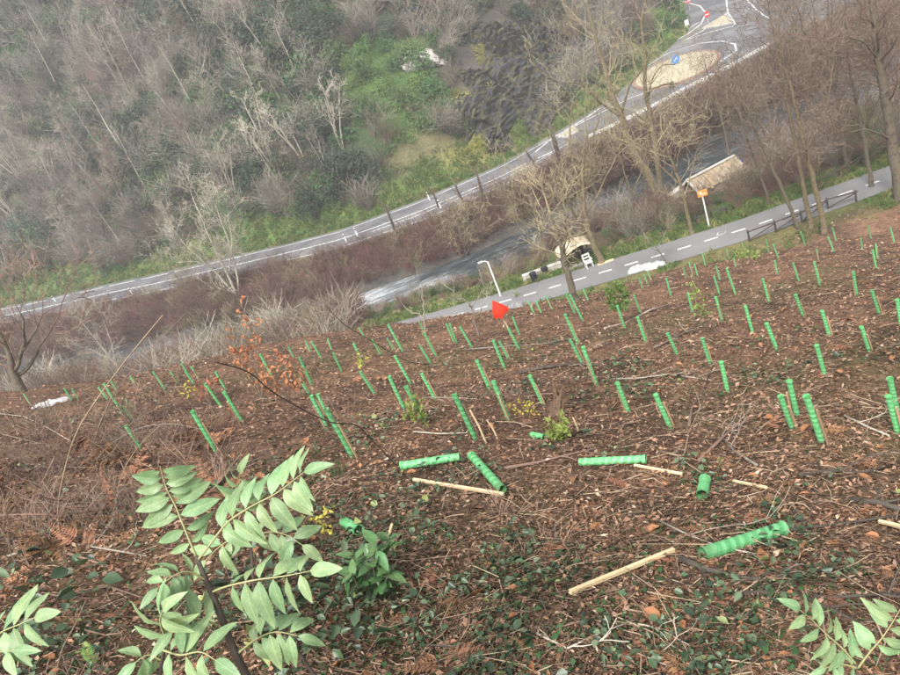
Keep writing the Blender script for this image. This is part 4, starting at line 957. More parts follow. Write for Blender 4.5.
# low wall with bins
a = gp(524, 281); c_ = gp(562, 267); t_ = empty('low_wall', a, 'low pale concrete wall between greenway and river left of the hut', 'wall'); d = c_ - a
MB().beam(Vector((0, 0, .12)), Vector((d.x, d.y, d.z + .12)), .3, .45).build('wall_body', M['concrete'], t_); MB().beam(Vector((0, 0, .37)), Vector((d.x, d.y, d.z + .37)), .36, .06).build('coping', M['concrete'], t_)
for k, (px, py, s_, lb) in enumerate([(535, 281, .8, 'larger black litter bin by the low wall'), (546, 274, .6, 'smaller black litter bin by the low wall')]):
    b_ = gp(px, py); t_ = empty('litter_bin', b_, lb, 'bin'); MB().tube([Vector((0, 0, -.05)), Vector((0, 0, .1)), Vector((0, 0, .75 * s_))], [.19, .2, .24], 12).build('bin_body', M['black'], t_); MB().tube([Vector((0, 0, .75 * s_)), Vector((0, 0, .8 * s_)), Vector((0, 0, .88 * s_))], [.26, .26, .12], 12).build('lid', M['black'], t_)
# open-ended timber shed by the river
b_ = gp(694, 198); far_ = atz(737, 175, b_.z); e1 = (far_ - b_); SL = e1.length; e1.normalize(); e2 = Vector((e1.y, -e1.x, 0)); ez = Vector((0, 0, 1))
ru = empty('timber_shed', b_, 'long low shed with a tan board roof and dark open end behind the orange sign', 'shed'); SW, SE, SR = 1.05, .75, 1.5
def sp_(a, c_, h): return e1 * a + e2 * c_ + ez * h
rg = random.Random(9)
for sg in (-1, 1):
    nb_ = 14
    for k in range(nb_):
        a0 = -.25 + (SL + .4) * k / nb_; a1 = -.25 + (SL + .4) * (k + 1) / nb_ - .02; dz = rg.uniform(-.015, .02); ov = rg.uniform(.12, .25)
        lo = sp_(0, sg * (SW + ov), SE - ov * .7 + dz); hi_ = sp_(0, sg * -.02, SR + dz); up_ = ez * .04
        vs = [e1 * a0 + lo, e1 * a1 + lo, e1 * a1 + hi_, e1 * a0 + hi_]; mb = MB(); mb.add(vs + [v + up_ for v in vs], [(0, 3, 2, 1), (4, 5, 6, 7), (0, 1, 5, 4), (1, 2, 6, 5), (2, 3, 7, 6), (3, 0, 4, 7)]); mb.build('roof_board', M[rg.choice(['shed_board', 'shed_board', 'concrete_dirty'])], ru)
MB().beam(sp_(-.28, 0, SR + .06), sp_(SL + .15, 0, SR + .06), .3, .05).build('ridge_cap', M['concrete'], ru)
for sg in (-1, 1):
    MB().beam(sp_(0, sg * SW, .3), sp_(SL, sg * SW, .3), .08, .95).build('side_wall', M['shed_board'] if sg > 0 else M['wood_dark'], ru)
    MB().beam(sp_(-.28, sg * (SW + .2), SE - .14), sp_(-.28, 0, SR + .02), .05, .16).build('barge_board', M['render_white'], ru)
    MB().beam(sp_(-.05, sg * SW, -.3), sp_(-.05, sg * SW, SE), .1, .1, up=e1).build('corner_post', M['render_white'], ru)
MB().beam(sp_(SL, -SW, .35), sp_(SL, SW, .35), .06, 1.2).build('end_wall', M['wood_dark'], ru)
MB().beam(sp_(SL * .25, -SW * .9, .3), sp_(SL * .25, SW * .9, .3), .06, 1.0).build('interior_shade_panel', M['black'], ru)  # black sheet standing in for the shade inside the open end
a = atz(664, 205, b_.z); c_ = atz(683, 190, b_.z); t_ = empty('concrete_kerb_wall', a, 'pale concrete wall strip on the river edge left of the shed', 'wall'); MB().beam(Vector((0, 0, .1)), c_ - a + Vector((0, 0, .1)), .4, .5).build('wall_body', M['concrete'], t_); MB().beam(Vector((0, 0, .37)), c_ - a + Vector((0, 0, .37)), .46, .05).build('coping', M['concrete'], t_)
# blue barrel, sacks
b_ = gp(741, 171); t_ = empty('blue_barrel', b_, 'blue plastic barrel at the right end of the shed', 'barrel')
MB().tube([Vector((0, 0, z)) for z in (-.05, .05, .3, .33, .6, .63, .88, .92)], [.28, .3, .31, .33, .33, .31, .29, .24], 14).build('barrel_body', M['plastic_blue'], t_); MB().tube([Vector((.1, 0, .92)), Vector((.1, 0, .97))], [.05, .05], 8).build('bung', M['black'], t_)
def sheet(pts, label, m='plastic_white', hgt=.25, seed=1, name='plastic_sheet', wd=None):
    """crumpled sheet lying on the ground along a line of pixels"""
    P = [gp(px, py) for px, py in pts]; c_ = sum(P, Vector()) / len(P); c_.z = min(p.z for p in P); a = P[0]; d = P[-1] - P[0]; L = d.length; wd = wd or .8; mb = MB(); N_, K_ = 30, 12; rg = random.Random(seed); off = rg.uniform(0, 60)
    dn = Vector((-d.y, d.x, 0)).normalized()
    for j in range(K_ + 1):
        for i in range(N_ + 1):
            u_ = i / N_; v_ = j / K_ - .5; e = (1 - abs(2 * u_ - 1) ** 4) * (1 - abs(2 * v_) ** 3)
            jag = 1 + .3 * fbm(np.array(u_ * 4 + off), np.array(3.0), 3).item()
            p = a + d * u_ + dn * v_ * wd * jag
            h_ = hgt * e * (.5 + 1.0 * abs(fbm(np.array(u_ * 5 + off), np.array(v_ * 4), 3).item()) + .35 * abs(fbm(np.array(u_ * 14 + off), np.array(v_ * 12), 2).item()))
            mb.v.append((p.x - c_.x, p.y - c_.y, max(hz(p.x, p.y), a.z + d.z * u_ if False else -99) + .03 + h_ - c_.z))
    for j in range(K_):
        for i in range(N_):
            q = j * (N_ + 1) + i; mb.f.append((q, q + 1, q + N_ + 2, q + N_ + 1))
    mb.m = [0] * len(mb.f); o = mb.build(name, M[m]); o.location = c_; return tag(o, label, 'sheet')
sheet([(627, 274), (650, 270), (667, 264)], 'crumpled white plastic sheeting at the greenway edge right of the hut', hgt=.3, seed=2, wd=.75)
sheet([(514, 309), (524, 307), (535, 303)], 'smaller crumpled white plastic sheet at the greenway edge below the low wall', hgt=.35, seed=3, wd=.8)
sheet([(38, 407), (52, 405), (67, 402)], 'white plastic sheet caught at the left brow of the slope', hgt=.22, seed=4, wd=.55)
# road signs
def disc_sign(px, py, H, r_, label, m, bar):
    b_ = atz(px, py, ZR); t_ = empty('road_sign', b_, label, 'road sign'); MB().tube([Vector((0, 0, -.05)), Vector((0, 0, H))], [.04, .04], 6).build('post', M['metal'], t_)
    bm = MB(); n_ = 28; c_ = Vector((0, -.06, H - r_))
    for y in (-.015, .015):
        for k in range(n_): bm.v.append((c_.x + r_ * math.cos(k * math.tau / n_), c_.y + y, c_.z + r_ * math.sin(k * math.tau / n_)))
    bm.f = [tuple(range(n_)), tuple(range(2 * n_ - 1, n_ - 1, -1))] + [(k, k + n_, (k + 1) % n_ + n_, (k + 1) % n_) for k in range(n_)]; bm.m = [0] * len(bm.f); bm.build('sign_disc', M[m], t_)
    if bar == 'bar': MB().box((0, -.085, H - r_), (r_ * 1.35, .02, r_ * .34)).build('white_bar', M['white'], t_)
    else:
        a_ = MB(); a_.beam((-r_ * .45, -.085, H - r_ * 1.35), (r_ * .35, -.085, H - r_ * .7), .02, r_ * .26, up=Vector((0, 1, 0))); a_.beam((r_ * .4, -.085, H - r_ * .6), (r_ * .4, -.085, H - r_ * 1.15), .02, r_ * .2, up=Vector((0, 1, 0))); a_.beam((r_ * .45, -.085, H - r_ * .62), (-r_ * .1, -.085, H - r_ * .62), .02, r_ * .2, up=Vector((0, 1, 0))); a_.build('white_arrow', M['white'], t_)
    return t_
disc_sign(709, 26, 1.9, .38, 'red no-entry sign beside the triangular splitter island', 'red', 'bar')
disc_sign(690, 10, 1.7, .36, 'red no-entry sign at the top edge above the grassy bend', 'red', 'bar')
disc_sign(677, 68, 1.5, .5, 'blue round arrow sign on the roundabout island', 'blue', 'arrow')
b_ = gp(688, 30); t_ = empty('road_sign', b_, 'white rectangular sign back on the grass inside the bend', 'road sign'); MB().tube([Vector((0, 0, -.1)), Vector((0, 0, 1.3))], [.035, .035], 6).build('post', M['metal'], t_); MB().box((0, -.05, 1.0), (.55, .03, .7)).build('sign_panel', M['white'], t_)
b_ = gp(104, 278); t_ = empty('road_sign', b_, 'small round white sign on the verge of the left road', 'road sign'); MB().tube([Vector((0, 0, -.1)), Vector((0, 0, 1.0))], [.035, .035], 6).build('post', M['metal'], t_)
MB().tube([Vector((0, -.06, .8)), Vector((0, -.09, .8))], [.26, .26], 20).build('sign_disc', M['white'], t_)
b_ = atz(672, 88, ZR); t_ = empty('marker_box', b_ + Vector((0, 0, .15)), 'low dark box on the near kerb of the roundabout island', 'box'); MB().box((0, 0, .2), (.5, .3, .45)).build('box_body', M['black'], t_); MB().box((0, 0, .45), (.56, .36, .05)).build('lid', M['black'], t_)
# white marker posts beside the road
for k, (px, py, lb) in enumerate([(133, 295, 'white marker post on the river side of the left road'), (347, 243, 'white marker post beside the road left of the pinkish bush'), (358, 237, 'thin white marker post right of its neighbour by the road'), (430, 201, 'white marker post on the hill side of the road near the bushes'), (441, 209, 'white marker post on the river side beside a short trunk'), (56, 302, 'white marker post at the left end of the road')]):
    b_ = gp(px, py); t_ = empty('marker_post', b_, lb, 'marker post', 'white marker posts beside the road'); MB().box((0, 0, .45), (.12, .1, 1.0)).build('post', M['white'], t_); MB().box((0, 0, .78), (.13, .11, .16)).build('black_band', M['black'], t_)
# guard rail beside the roundabout
pts = [(590, 142), (605, 135), (620, 128), (637, 120), (655, 111), (673, 101), (690, 92), (708, 83), (726, 74), (744, 64), (760, 55), (771, 49)]
P = [atz(px, py, ZR) for px, py in pts]; c_ = P[0].copy(); t_ = empty('guard_rail', c_, 'long pale guard rail along the river side of the roundabout', 'guard rail'); P = [p - c_ for p in P]
for i, p in enumerate(P):
    MB().box(p + Vector((0, 0, .3)), (.1, .12, .75)).build('post', M['metal'], t_)
    if i < len(P) - 1:
        a, q = p + Vector((0, -.1, .62)), P[i + 1] + Vector((0, -.1, .62)); MB().beam(a, q, .07, .32).build('rail', M['white'], t_)

# ------------------------------------------------------------------ tree shelter tubes
def tube_mesh(seed, flare=1.0):
    """hollow ribbed plastic tube of unit height, radius .05"""
    rg = random.Random(seed); mb = MB(); n_ = 14; rings = []
    nr = 44
    for i in range(nr + 1):
        z = i / nr; r_ = .042 + (.007 * flare * max(0, (z - .94) / .06))
        rings.append((r_, z))
    inner = [(r_ - .004, z) for r_, z in rings[::-1]]
    allr = rings + inner; m_ = len(allr)
    for r_, z in allr:
        for k in range(n_):
            a = math.tau * k / n_; sq = 1 + .03 * math.cos(2 * a + seed); rr2 = r_ + .0022 * max(-.3, math.sin(a + z * 70)); mb.v.append((rr2 * sq * math.cos(a), rr2 / sq * math.sin(a), z))
    for i in range(m_ - 1):
        for k in range(n_): mb.f.append((i * n_ + k, i * n_ + (k + 1) % n_, (i + 1) * n_ + (k + 1) % n_, (i + 1) * n_ + k))
    mb.m = [0] * len(mb.f); return mb.mesh('shelter_tube', M['tube'])
TUBES = [tube_mesh(s) for s in (1, 2, 3)]
def stake_mesh(L):
    mb = MB(); mb.v = []; 
    w_ = .010
    for z, k in ((-.25, .2), (-.12, 1), (L, 1)): mb.v += [(-w_ * k, -w_ * k, z), (w_ * k, -w_ * k, z), (w_ * k, w_ * k, z), (-w_ * k, w_ * k, z)]
    for i in range(2):
        for k in range(4): mb.f.append((4 * i + k, 4 * i + (k + 1) % 4, 4 * i + 4 + (k + 1) % 4, 4 * i + 4 + k))
    mb.f.append((8, 9, 10, 11)); mb.m = [0] * len(mb.f); return mb.mesh('stake', M['wood_stake'])
STAKE = stake_mesh(.54)
TP_ = []
def t5(ox, oy, lst): 
    for a, b_, c_, d in lst: TP_.append((ox + a / 5, oy + b_ / 5, ox + c_ / 5, oy + d / 5))
t5(720, 220, [(405, 58, 427, 130), (540, 85, 568, 158), (560, 38, 580, 108), (738, 28, 755, 100), (852, 38, 872, 120), (702, 90, 712, 148), (778, 122, 786, 195), (765, 150, 782, 245), (228, 95, 245, 165), (268, 122, 292, 195),
    (110, 112, 126, 162), (272, 202, 288, 272), (365, 215, 393, 305), (485, 155, 492, 200), (472, 210, 500, 328), (662, 258, 685, 382), (762, 355, 800, 482), (893, 418, 905, 530), (215, 295, 245, 410), (375, 372, 418, 485), (130, 432, 165, 570),
    (235, 518, 288, 655), (512, 455, 548, 585), (703, 532, 748, 660), (30, 140, 48, 200), (67, 190, 80, 238), (32, 235, 78, 375), (482, 625, 525, 780)])
t5(720, 350, [(5, 58, 40, 215), (295, 225, 365, 400), (338, 148, 388, 340), (437, 235, 520, 495), (850, 142, 892, 345), (848, 238, 890, 420)])
t5(560, 220, [(28, 365, 75, 470), (45, 365, 115, 505), (25, 472, 90, 618), (52, 600, 112, 720), (118, 638, 183, 828), (118, 348, 142, 408), (285, 428, 325, 540), (370, 375, 402, 465), (388, 485, 430, 610), (540, 575, 585, 670), (712, 592, 750, 720), (640, 365, 662, 460),
    (778, 385, 815, 510), (768, 280, 798, 375), (780, 230, 800, 300), (615, 238, 632, 290), (645, 210, 665, 275), (672, 222, 690, 285), (710, 165, 728, 232), (395, 288, 412, 345), (420, 272, 438, 325), (438, 255, 455, 305), (330, 390, 342, 430), (530, 290, 555, 380), (325, 265, 337, 312)])
t5(560, 340, [(285, 212, 345, 365), (475, 270, 555, 445)])
t5(400, 250, [(95, 360, 122, 412), (120, 415, 180, 530), (100, 480, 155, 570), (232, 370, 272, 465), (248, 365, 285, 468), (300, 385, 362, 490), (465, 450, 525, 595), (497, 458, 545, 548), (540, 390, 600, 505), (563, 335, 598, 425), (730, 230, 762, 298), (680, 255, 708, 318), (640, 255, 672, 318)])
t5(400, 340, [(385, 105, 450, 250), (468, 212, 550, 410), (108, 168, 178, 300), (648, 178, 715, 320), (270, 270, 380, 500), (28, 228, 130, 415)])
t5(240, 290, [(245, 290, 272, 340), (297, 335, 362, 475), (332, 265, 352, 310), (358, 258, 412, 350), (440, 250, 462, 305), (465, 312, 510, 410), (568, 268, 620, 380), (600, 200, 624, 240), (660, 245, 708, 330), (733, 158, 815, 310), (743, 255, 770, 302), (775, 330, 855, 472), (600, 405, 680, 530), (745, 430, 825, 600), (305, 458, 347, 525), (100, 318, 160, 430)])
t5(240, 350, [(355, 225, 435, 385), (398, 245, 440, 330), (430, 290, 570, 545)])
t5(100, 340, [(85, 322, 128, 380), (120, 340, 174, 416), (138, 308, 190, 372), (125, 430, 220, 560), (458, 360, 595, 580), (620, 255, 718, 418), (265, 158, 325, 245), (352, 158, 395, 222), (155, 190, 188, 238), (415, 128, 442, 172), (440, 175, 470, 218), (470, 155, 498, 196), (525, 215, 615, 345), (578, 158, 630, 250)])
t5(0, 340, [(320, 243, 368, 315), (362, 252, 395, 305), (130, 290, 155, 325), (490, 238, 540, 300), (520, 215, 570, 305), (555, 205, 590, 260)])
ORD = ['first', 'second', 'third', 'fourth', 'fifth', 'sixth', 'seventh', 'eighth', 'ninth', 'tenth', 'eleventh', 'twelfth', 'thirteenth', 'fourteenth', 'fifteenth', 'sixteenth', 'seventeenth', 'eighteenth', 'nineteenth', 'twentieth']
ZONES = [('on the left brow beyond the arching stems', lambda x, y: x < 130 and y < 405), ('tangled in dead sticks left of the leafy saplings', lambda x, y: x < 150), ('at the left brow below the river glimpse', lambda x, y: x < 240 and y < 398),
    ('standing close above the leafy saplings', lambda x, y: x < 270), ('behind the dark slanting branch', lambda x, y: x < 320 and y > 383 or (x < 360 and y > 420)), ('below the white rapids at the slope edge', lambda x, y: x < 420 and y < 372), ('in mid slope right of the dark slanting branch', lambda x, y: x < 440),
    ('round the red cloth marker', lambda x, y: x < 540 and y < 372), ('in mid slope above the fallen tubes', lambda x, y: x < 556 and y < 450), ('at the slope edge below the tarpaulin hut', lambda x, y: x < 655 and y < 300), ('just below the bushy green sapling', lambda x, y: x < 665 and y < 392), ('in mid slope right of the broken stump', lambda x, y: x < 700 and y > 392),
    ('between bushy sapling and yellowish shrubs', lambda x, y: x < 735 and y < 300), ('in the middle right of the slope', lambda x, y: x < 760 and y > 300), ('along the slope edge below the fence', lambda x, y: y < 262), ('in the upper right of the slope', lambda x, y: y < 330), ('lower down in the right of the slope', lambda x, y: y < 390), ('nearest in the right of the slope', lambda x, y: True)]
zl = {}
for i, t in enumerate(TP_):
    for k, (nm, fn) in enumerate(ZONES):
        if fn(t[2], t[3]): zl.setdefault(k, []).append(i); break
tlabel = {}
for k, l in zl.items():
    l.sort(key=lambda i: TP_[i][0])
    for j, i in enumerate(l): tlabel[i] = ('only green tree tube ' if len(l) == 1 else '%s green tree tube from left ' % ORD[j]) + ZONES[k][0]
rg = random.Random(77)
for i, (tx, ty, bx, by) in enumerate(TP_):
    B = gp(bx, by); D = B.dot(FWD)
    if D > 60 or B.y > yp(B.x) - 1.5:
        B = atd(bx, by, min(D, 33)); B.z = hz(B.x, B.y)
    T = aty(tx, ty, B.y); ax = T - B; L = min(max(ax.length, .45), .95); ax.normalize()
    ax = (ax + Vector((0, rg.uniform(-.05, .05), 0))).normalized()
    t = empty('tree_tube', B, tlabel[i], 'tree tube', 'green tree shelter tubes planted over the slope')
    t.rotation_euler = (ax.to_track_quat('Z', 'Y').to_matrix() @ Matrix.Rotation(rg.uniform(-.7, .7), 3, 'Z')).to_euler()
    lift = rg.choice([0, 0, .03, .1]) if by > 385 else 0
    o = link('shelter_tube', TUBES[i % 3], t); o.location = (0, 0, lift); wr = min(.78, .45 + .38 * L); o.scale = (wr, wr, L - lift); o.rotation_euler = (0, 0, rg.uniform(0, 6.28))
    s = link('stake', STAKE, t); s.location = rg.choice([(-.043, -.012, 0), (.041, .016, 0), (.016, .043, 0), (-.016, .043, 0)]); s.scale = (1, 1, L / .75)
# lying tubes (green tubes flung on the ground)
def lie_tube(a, b_, label, lift=.045, r_=1.0, bury=0.0):
    A = gp(*a); B = gp(*b_); A.z += lift; B.z += lift
    t = empty('fallen_tube', A, label, 'tree tube', 'green tree tubes lying on the ground'); ax = B - A
    t.rotation_euler = ax.to_track_quat('Z', 'Y').to_euler(); o = link('shelter_tube', TUBES[1], t); o.scale = (r_, r_, ax.length); return t
lie_tube((463, 464), (404, 473), 'fallen green tube lying level, leftmost of the fallen ones', .1)
lie_tube((506, 498), (475, 463), 'fallen green tube pointing downslope toward the camera, its end on the pale stick', .1)
lie_tube((582, 469), (648, 466), 'thin fallen green tube lying level beside a broken pale stake', .085, .9)
lie_tube((704, 503), (707, 487), 'short foreshortened green tube lying end-on', .08, 1.1)
lie_tube((705, 563), (785, 537), 'nearest and largest fallen green tube in the right foreground', .08, 1.15)
lie_tube((533, 437), (546, 440), 'small bit of green tube half buried by the pale young shoots', .03, .9)
lie_tube((347, 527), (362, 536), 'green tube end poking out behind the leafy bush in the foreground', .06, 1.1)
def stick(name, pts, r0_, r1_, m, label, cat, lift=.03, group=None, side=0, sag=0, seed=0, n_=5):
    """stick, stake or branch lying on the ground along pixels"""
    P = [gp(px, py) for px, py in pts]; c_ = P[0].copy(); rg_ = random.Random(seed); Q = [p - c_ + Vector((0, 0, lift)) for p in P]
    t = empty(name, c_, label, cat, group); mb = MB(); mb.tube(Q, [r0_ + (r1_ - r0_) * i / (len(Q) - 1) for i in range(len(Q))], n_); mb.build('stem', M[m], t, n_ > 4)
    if side:
        for k in range(side):
            cw = MB(); f = rg_.uniform(.2, .98) * (len(Q) - 1); i = min(int(f), len(Q) - 2); q = Q[i].lerp(Q[i + 1], f - i); d = (Q[i + 1] - Q[i]).normalized(); s = d.cross(Vector((0, 0, 1)) + rv(rg_, .5)).normalized() * rg_.choice([-1, 1])
            branch(cw, rg_, q, (d * .6 + s * .7 + Vector((0, 0, .2))).normalized(), rg_.uniform(.2, .6), max(.004, r0_ * .4), 1, 4, -.02, .25, (3,), .7, .5, .0025)
            cw.build('twig', M[m], t)
    return t
SK = 'loose pale wooden stakes on the ground'
def stake_on(a, b_, label, w_=.026):
    A = gp(*a) + Vector((0, 0, .07)); B = gp(*b_) + Vector((0, 0, .07)); t = MB().beam(Vector(), B - A, w_, w_).build('loose_stake', M['wood_new']); t.location = A; return tag(t, label, 'stake', SK)
stake_on((416, 485), (506, 500), 'pale wooden stake under the end of a fallen green tube'); stake_on((573, 600), (676, 557), 'longest pale stake lying in the middle foreground', .026); stake_on((636, 471), (684, 480), 'short pale stake right of the thin fallen tube', .02)
stake_on((735, 487), (768, 494), 'thin pale stake lying at right behind the small end-on tube', .018); stake_on((880, 529), (905, 535), 'pale stake tip at the right edge', .022)
def up_stick(a, b_, r_, label, m='wood_new', name='upright_stake'):
    B = gp(*b_); T = aty(*a, B.y) - B; t = MB().tube([-T * .1, T * .5 + Vector((.01, 0, 0)), T], [r_, r_, r_ * .8], 6).build(name, M[m]); t.location = B; return tag(t, label, 'stake', 'bare stakes standing without a tube')
up_stick((470, 410), (486, 443), .013, 'bare stake leaning, left of the pair by the forward tubes'); up_stick((487, 420), (498, 440), .012, 'bare stake leaning, right of the pair by the forward tubes'); up_stick((573, 418), (579, 435), .012, 'bare stake standing right of the broken stump')
up_stick((392, 524), (386, 540), .014, 'cut pale stake end in the leafy bush in the foreground')
# red cloth on a stake
b_ = gp(511, 332); t_ = empty('red_cloth_marker', b_, 'bright red cloth hung on a short stake near the greenway', 'cloth marker')
top = aty(494, 304, b_.y) - b_; MB().tube([Vector((0, 0, -.1)), top * .6, top + Vector((0, 0, .05))], [.024, .022, .02], 6).build('stake', M['wood_new'], t_)
mb = MB(); N_, K_ = 24, 14
for j in range(K_ + 1):
    v_ = j / K_
    for i in range(N_ + 1):
        u_ = i / N_; a = u_ * math.tau; r_ = .025 + .17 * math.sin(v_ * 1.75) ** 1.3 + .06 * v_ * math.sin(a * 6 + 1) + .025 * v_ * math.sin(a * 11)
        mb.v.append((top.x + r_ * math.cos(a) * 1.0 + .11 * v_, top.y + r_ * math.sin(a) * .7, top.z + .10 - .50 * v_ + .03 * v_ * math.cos(a) + .05 * v_ * math.sin(a * 5 + 1)))
for j in range(K_):
    for i in range(N_): q = j * (N_ + 1) + i; mb.f.append((q, q + 1, q + N_ + 2, q + N_ + 1))
mb.m = [0] * len(mb.f); mb.build('cloth', M['cloth_red'], t_, True)
# broken stump
b_ = gp(556, 416); t_ = empty('broken_stump', b_, 'dark splintered stump leaning right in mid slope', 'stump'); mb = MB(); n_ = 12
P = [Vector((0, 0, -.15)), Vector((0, 0, .02)), aty(558, 403, b_.y) - b_, aty(561, 392, b_.y) - b_]; rr_ = [.17, .12, .085, .06]
for i, p in enumerate(P):
    for k in range(n_): a = math.tau * k / n_; q = rr_[i] * (1 + .18 * math.sin(3 * a + i) + .1 * math.sin(7 * a)); mb.v.append((p.x + q * math.cos(a), p.y + q * math.sin(a), p.z + (.12 * math.sin(5 * a + 1) + .07 * math.sin(3 * a) if i == 3 else 0)))
for i in range(3):
    for k in range(n_): mb.f.append((i * n_ + k, i * n_ + (k + 1) % n_, (i + 1) * n_ + (k + 1) % n_, (i + 1) * n_ + k))
mb.v.append(tuple(P[2])); c_ = len(mb.v) - 1
for k in range(n_): mb.f.append((3 * n_ + k, 3 * n_ + (k + 1) % n_, c_))
mb.m = [0] * len(mb.f); mb.build('stump_wood', M['wood_rot'], t_); mb = MB()
for k in range(5): a = k * 1.3; mb.tube([Vector((.05 * math.cos(a), .05 * math.sin(a), .06)), Vector((.2 * math.cos(a), .2 * math.sin(a), -.02)), Vector((.34 * math.cos(a), .34 * math.sin(a), -.12))], [.05, .035, .01], 6)
mb.build('root', M['wood_rot'], t_)
# fallen branches and sticks
FB = 'fallen branches on the cleared slope'
BR = [([(500, 473), (540, 466), (565, 460), (600, 452)], .02, .008, 'twig_brown', 'thin dark branch reaching right from the fallen tube', 3),
 ([(682, 564), (705, 574), (735, 582), (772, 587)], .028, .014, 'wood_dark', 'dark branch passing just below the nearest fallen tube', 3),
 ([(735, 600), (775, 598), (830, 604), (900, 600)], .02, .008, 'wood_dark', 'dark branch stretched across right foreground behind leafy sprig', 4),
 ([(735, 543), (795, 535), (850, 528), (905, 520)], .016, .01, 'wood_dark', 'dark stick right of the nearest fallen tube end', 2), ([(850, 505), (880, 508), (905, 516)], .03, .02, 'wood_dark', 'thick dark branch at the right edge', 2),
 ([(700, 465), (725, 440), (745, 425), (760, 415)], .02, .008, 'twig_brown', 'dark brittle branch left of the right front tubes', 5), ([(690, 430), (693, 410), (703, 395), (712, 372)], .018, .006, 'twig_brown', 'upright dead twig standing before the mid right tubes', 4),
 ([(612, 382), (640, 381), (670, 377), (712, 383)], .016, .01, 'twig_grey', 'grey lichen-covered stick lying mid slope right of the stump', 3), ([(0, 540), (40, 548), (80, 560), (125, 575)], .02, .012, 'twig_brown', 'grey-brown branch across the lower left corner tangle', 4),
 ([(10, 560), (60, 545), (110, 553), (150, 560)], .014, .008, 'twig_grey', 'thin grey branch crossing behind the yellow stem foot', 4), ([(72, 470), (95, 455), (118, 440), (160, 425)], .022, .012, 'twig_grey', 'bundle stick propped over the left tangle', 3),
 ([(78, 472), (105, 455), (130, 436), (190, 428)], .018, .01, 'twig_brown', 'second propped stick crossing in front of leaning tubes', 3), ([(0, 435), (40, 445), (80, 452), (120, 450)], .014, .008, 'twig_red', 'reddish dead bramble stem at left edge', 4), ([(0, 415), (25, 418), (50, 430), (75, 445)], .012, .006, 'twig_pale', 'pale curved bramble stem at left edge', 4),
 ([(5, 455), (50, 470), (95, 470), (140, 478)], .012, .008, 'twig_red', 'reddish stick across the left tangle below the brambles', 3), ([(415, 435), (440, 437), (470, 436)], .012, .006, 'twig_pale', 'pale straight stick lying left of the leaning stakes', 1), ([(425, 400), (455, 400), (478, 402)], .01, .006, 'twig_pale', 'thin pale stick behind the middle tubes', 1),
 ([(605, 330), (625, 325), (650, 312), (672, 305)], .03, .015, 'twig_pale', 'pale branch lying below the yellowish shrubs', 3), ([(655, 350), (672, 342), (690, 332), (700, 322)], .02, .01, 'twig_grey', 'grey branch beside the mid slope tubes right of centre', 3), ([(470, 351), (500, 349), (540, 346), (570, 341)], .025, .012, 'twig_grey', 'long grey stick level with the red cloth below it', 2),
 ([(520, 375), (545, 370), (575, 366), (600, 368)], .04, .02, 'wood_dark', 'dark half-buried log above the stump', 2), ([(660, 525), (690, 540), (720, 552), (760, 560)], .01, .006, 'twig_grey', 'thin grey twig between pale stake and nearest tube', 3), ([(330, 560), (370, 545), (410, 520), (450, 512)], .01, .005, 'twig_red', 'arched reddish bramble stem right of the leafy bush', 3),
 ([(540, 640), (570, 655), (600, 640), (640, 625)], .008, .004, 'twig_pale', 'thin straw-coloured stem at the bottom centre', 2), ([(600, 630), (640, 660), (670, 672)], .008, .004, 'twig_pale', 'pale straw at the bottom right of centre', 2), ([(800, 480), (830, 475), (860, 478), (895, 470)], .02, .01, 'wood_dark', 'dark stick right of the front tube pair', 4),
 ([(420, 650), (460, 652), (510, 648), (545, 655)], .008, .005, 'wood_dark', 'thin dark twig along the bottom edge', 2), ([(800, 600), (840, 620), (880, 640)], .016, .01, 'wood_dark', 'dark stick partly under the bottom right sprig', 2), ([(845, 420), (870, 432), (890, 440)], .012, .008, 'twig_pale', 'pale stick lying left of the right-edge tubes', 1),
 ([(758, 470), (735, 455), (722, 440)], .014, .008, 'twig_grey', 'grey forked stick in the green patch left of the front tubes', 3), ([(660, 455), (680, 460), (700, 458)], .012, .006, 'litter_pale', 'short tan stick above the small end-on tube', 2), ([(10, 590), (60, 600), (110, 590), (170, 610)], .012, .008, 'twig_brown', 'brown stem in the dark lower left undergrowth', 4), ([(30, 650), (70, 630), (110, 640), (150, 625)], .01, .007, 'twig_brown', 'brown stem at the lower left above the bottom edge', 4)]
for k, (pts, a, b_, m_, lb, sd_) in enumerate(BR): stick('fallen_branch', pts, a, b_, m_, lb, 'branch', .05, FB, sd_, seed=k)
# long stems through the air
def air_stem(name, pts, r0_, r1_, m, label, cat, dy=0.0, side=0, seed=0, d0=None, d1=None, root=True):
    """stem rising from the ground at its first pixel; depth falls or rises along it"""
    B = gp(*pts[0]); D0 = d0 or B.dot(FWD); D1 = d1 or D0
    if d0: B = atd(*pts[0], d0)
    P = [atd(px, py, D0 + (D1 - D0) * i / (len(pts) - 1)) - B for i, (px, py) in enumerate(pts)]
    if d0 and root: g_ = hz(B.x, B.y) - B.z; P = [Vector((0, 0, g_ - .05))] + P; 
    else: P[0] = Vector((0, 0, -.05))
    t = empty(name, B, label, cat); Q = []
    for i in range(len(P) - 1):
        for k in range(5):
            f = k / 5; p0 = P[max(i - 1, 0)]; p3 = P[min(i + 2, len(P) - 1)]; p1 = P[i]; p2 = P[i + 1]
            Q.append(.5 * ((2 * p1) + (p2 - p0) * f + (2 * p0 - 5 * p1 + 4 * p2 - p3) * f * f + (3 * p1 - p0 - 3 * p2 + p3) * f ** 3))
    Q.append(P[-1]); mb = MB(); mb.tube(Q, [r0_ + (r1_ - r0_) * i / (len(Q) - 1) for i in range(len(Q))], 6); mb.build('stem', M[m], t, True)
    return t, Q
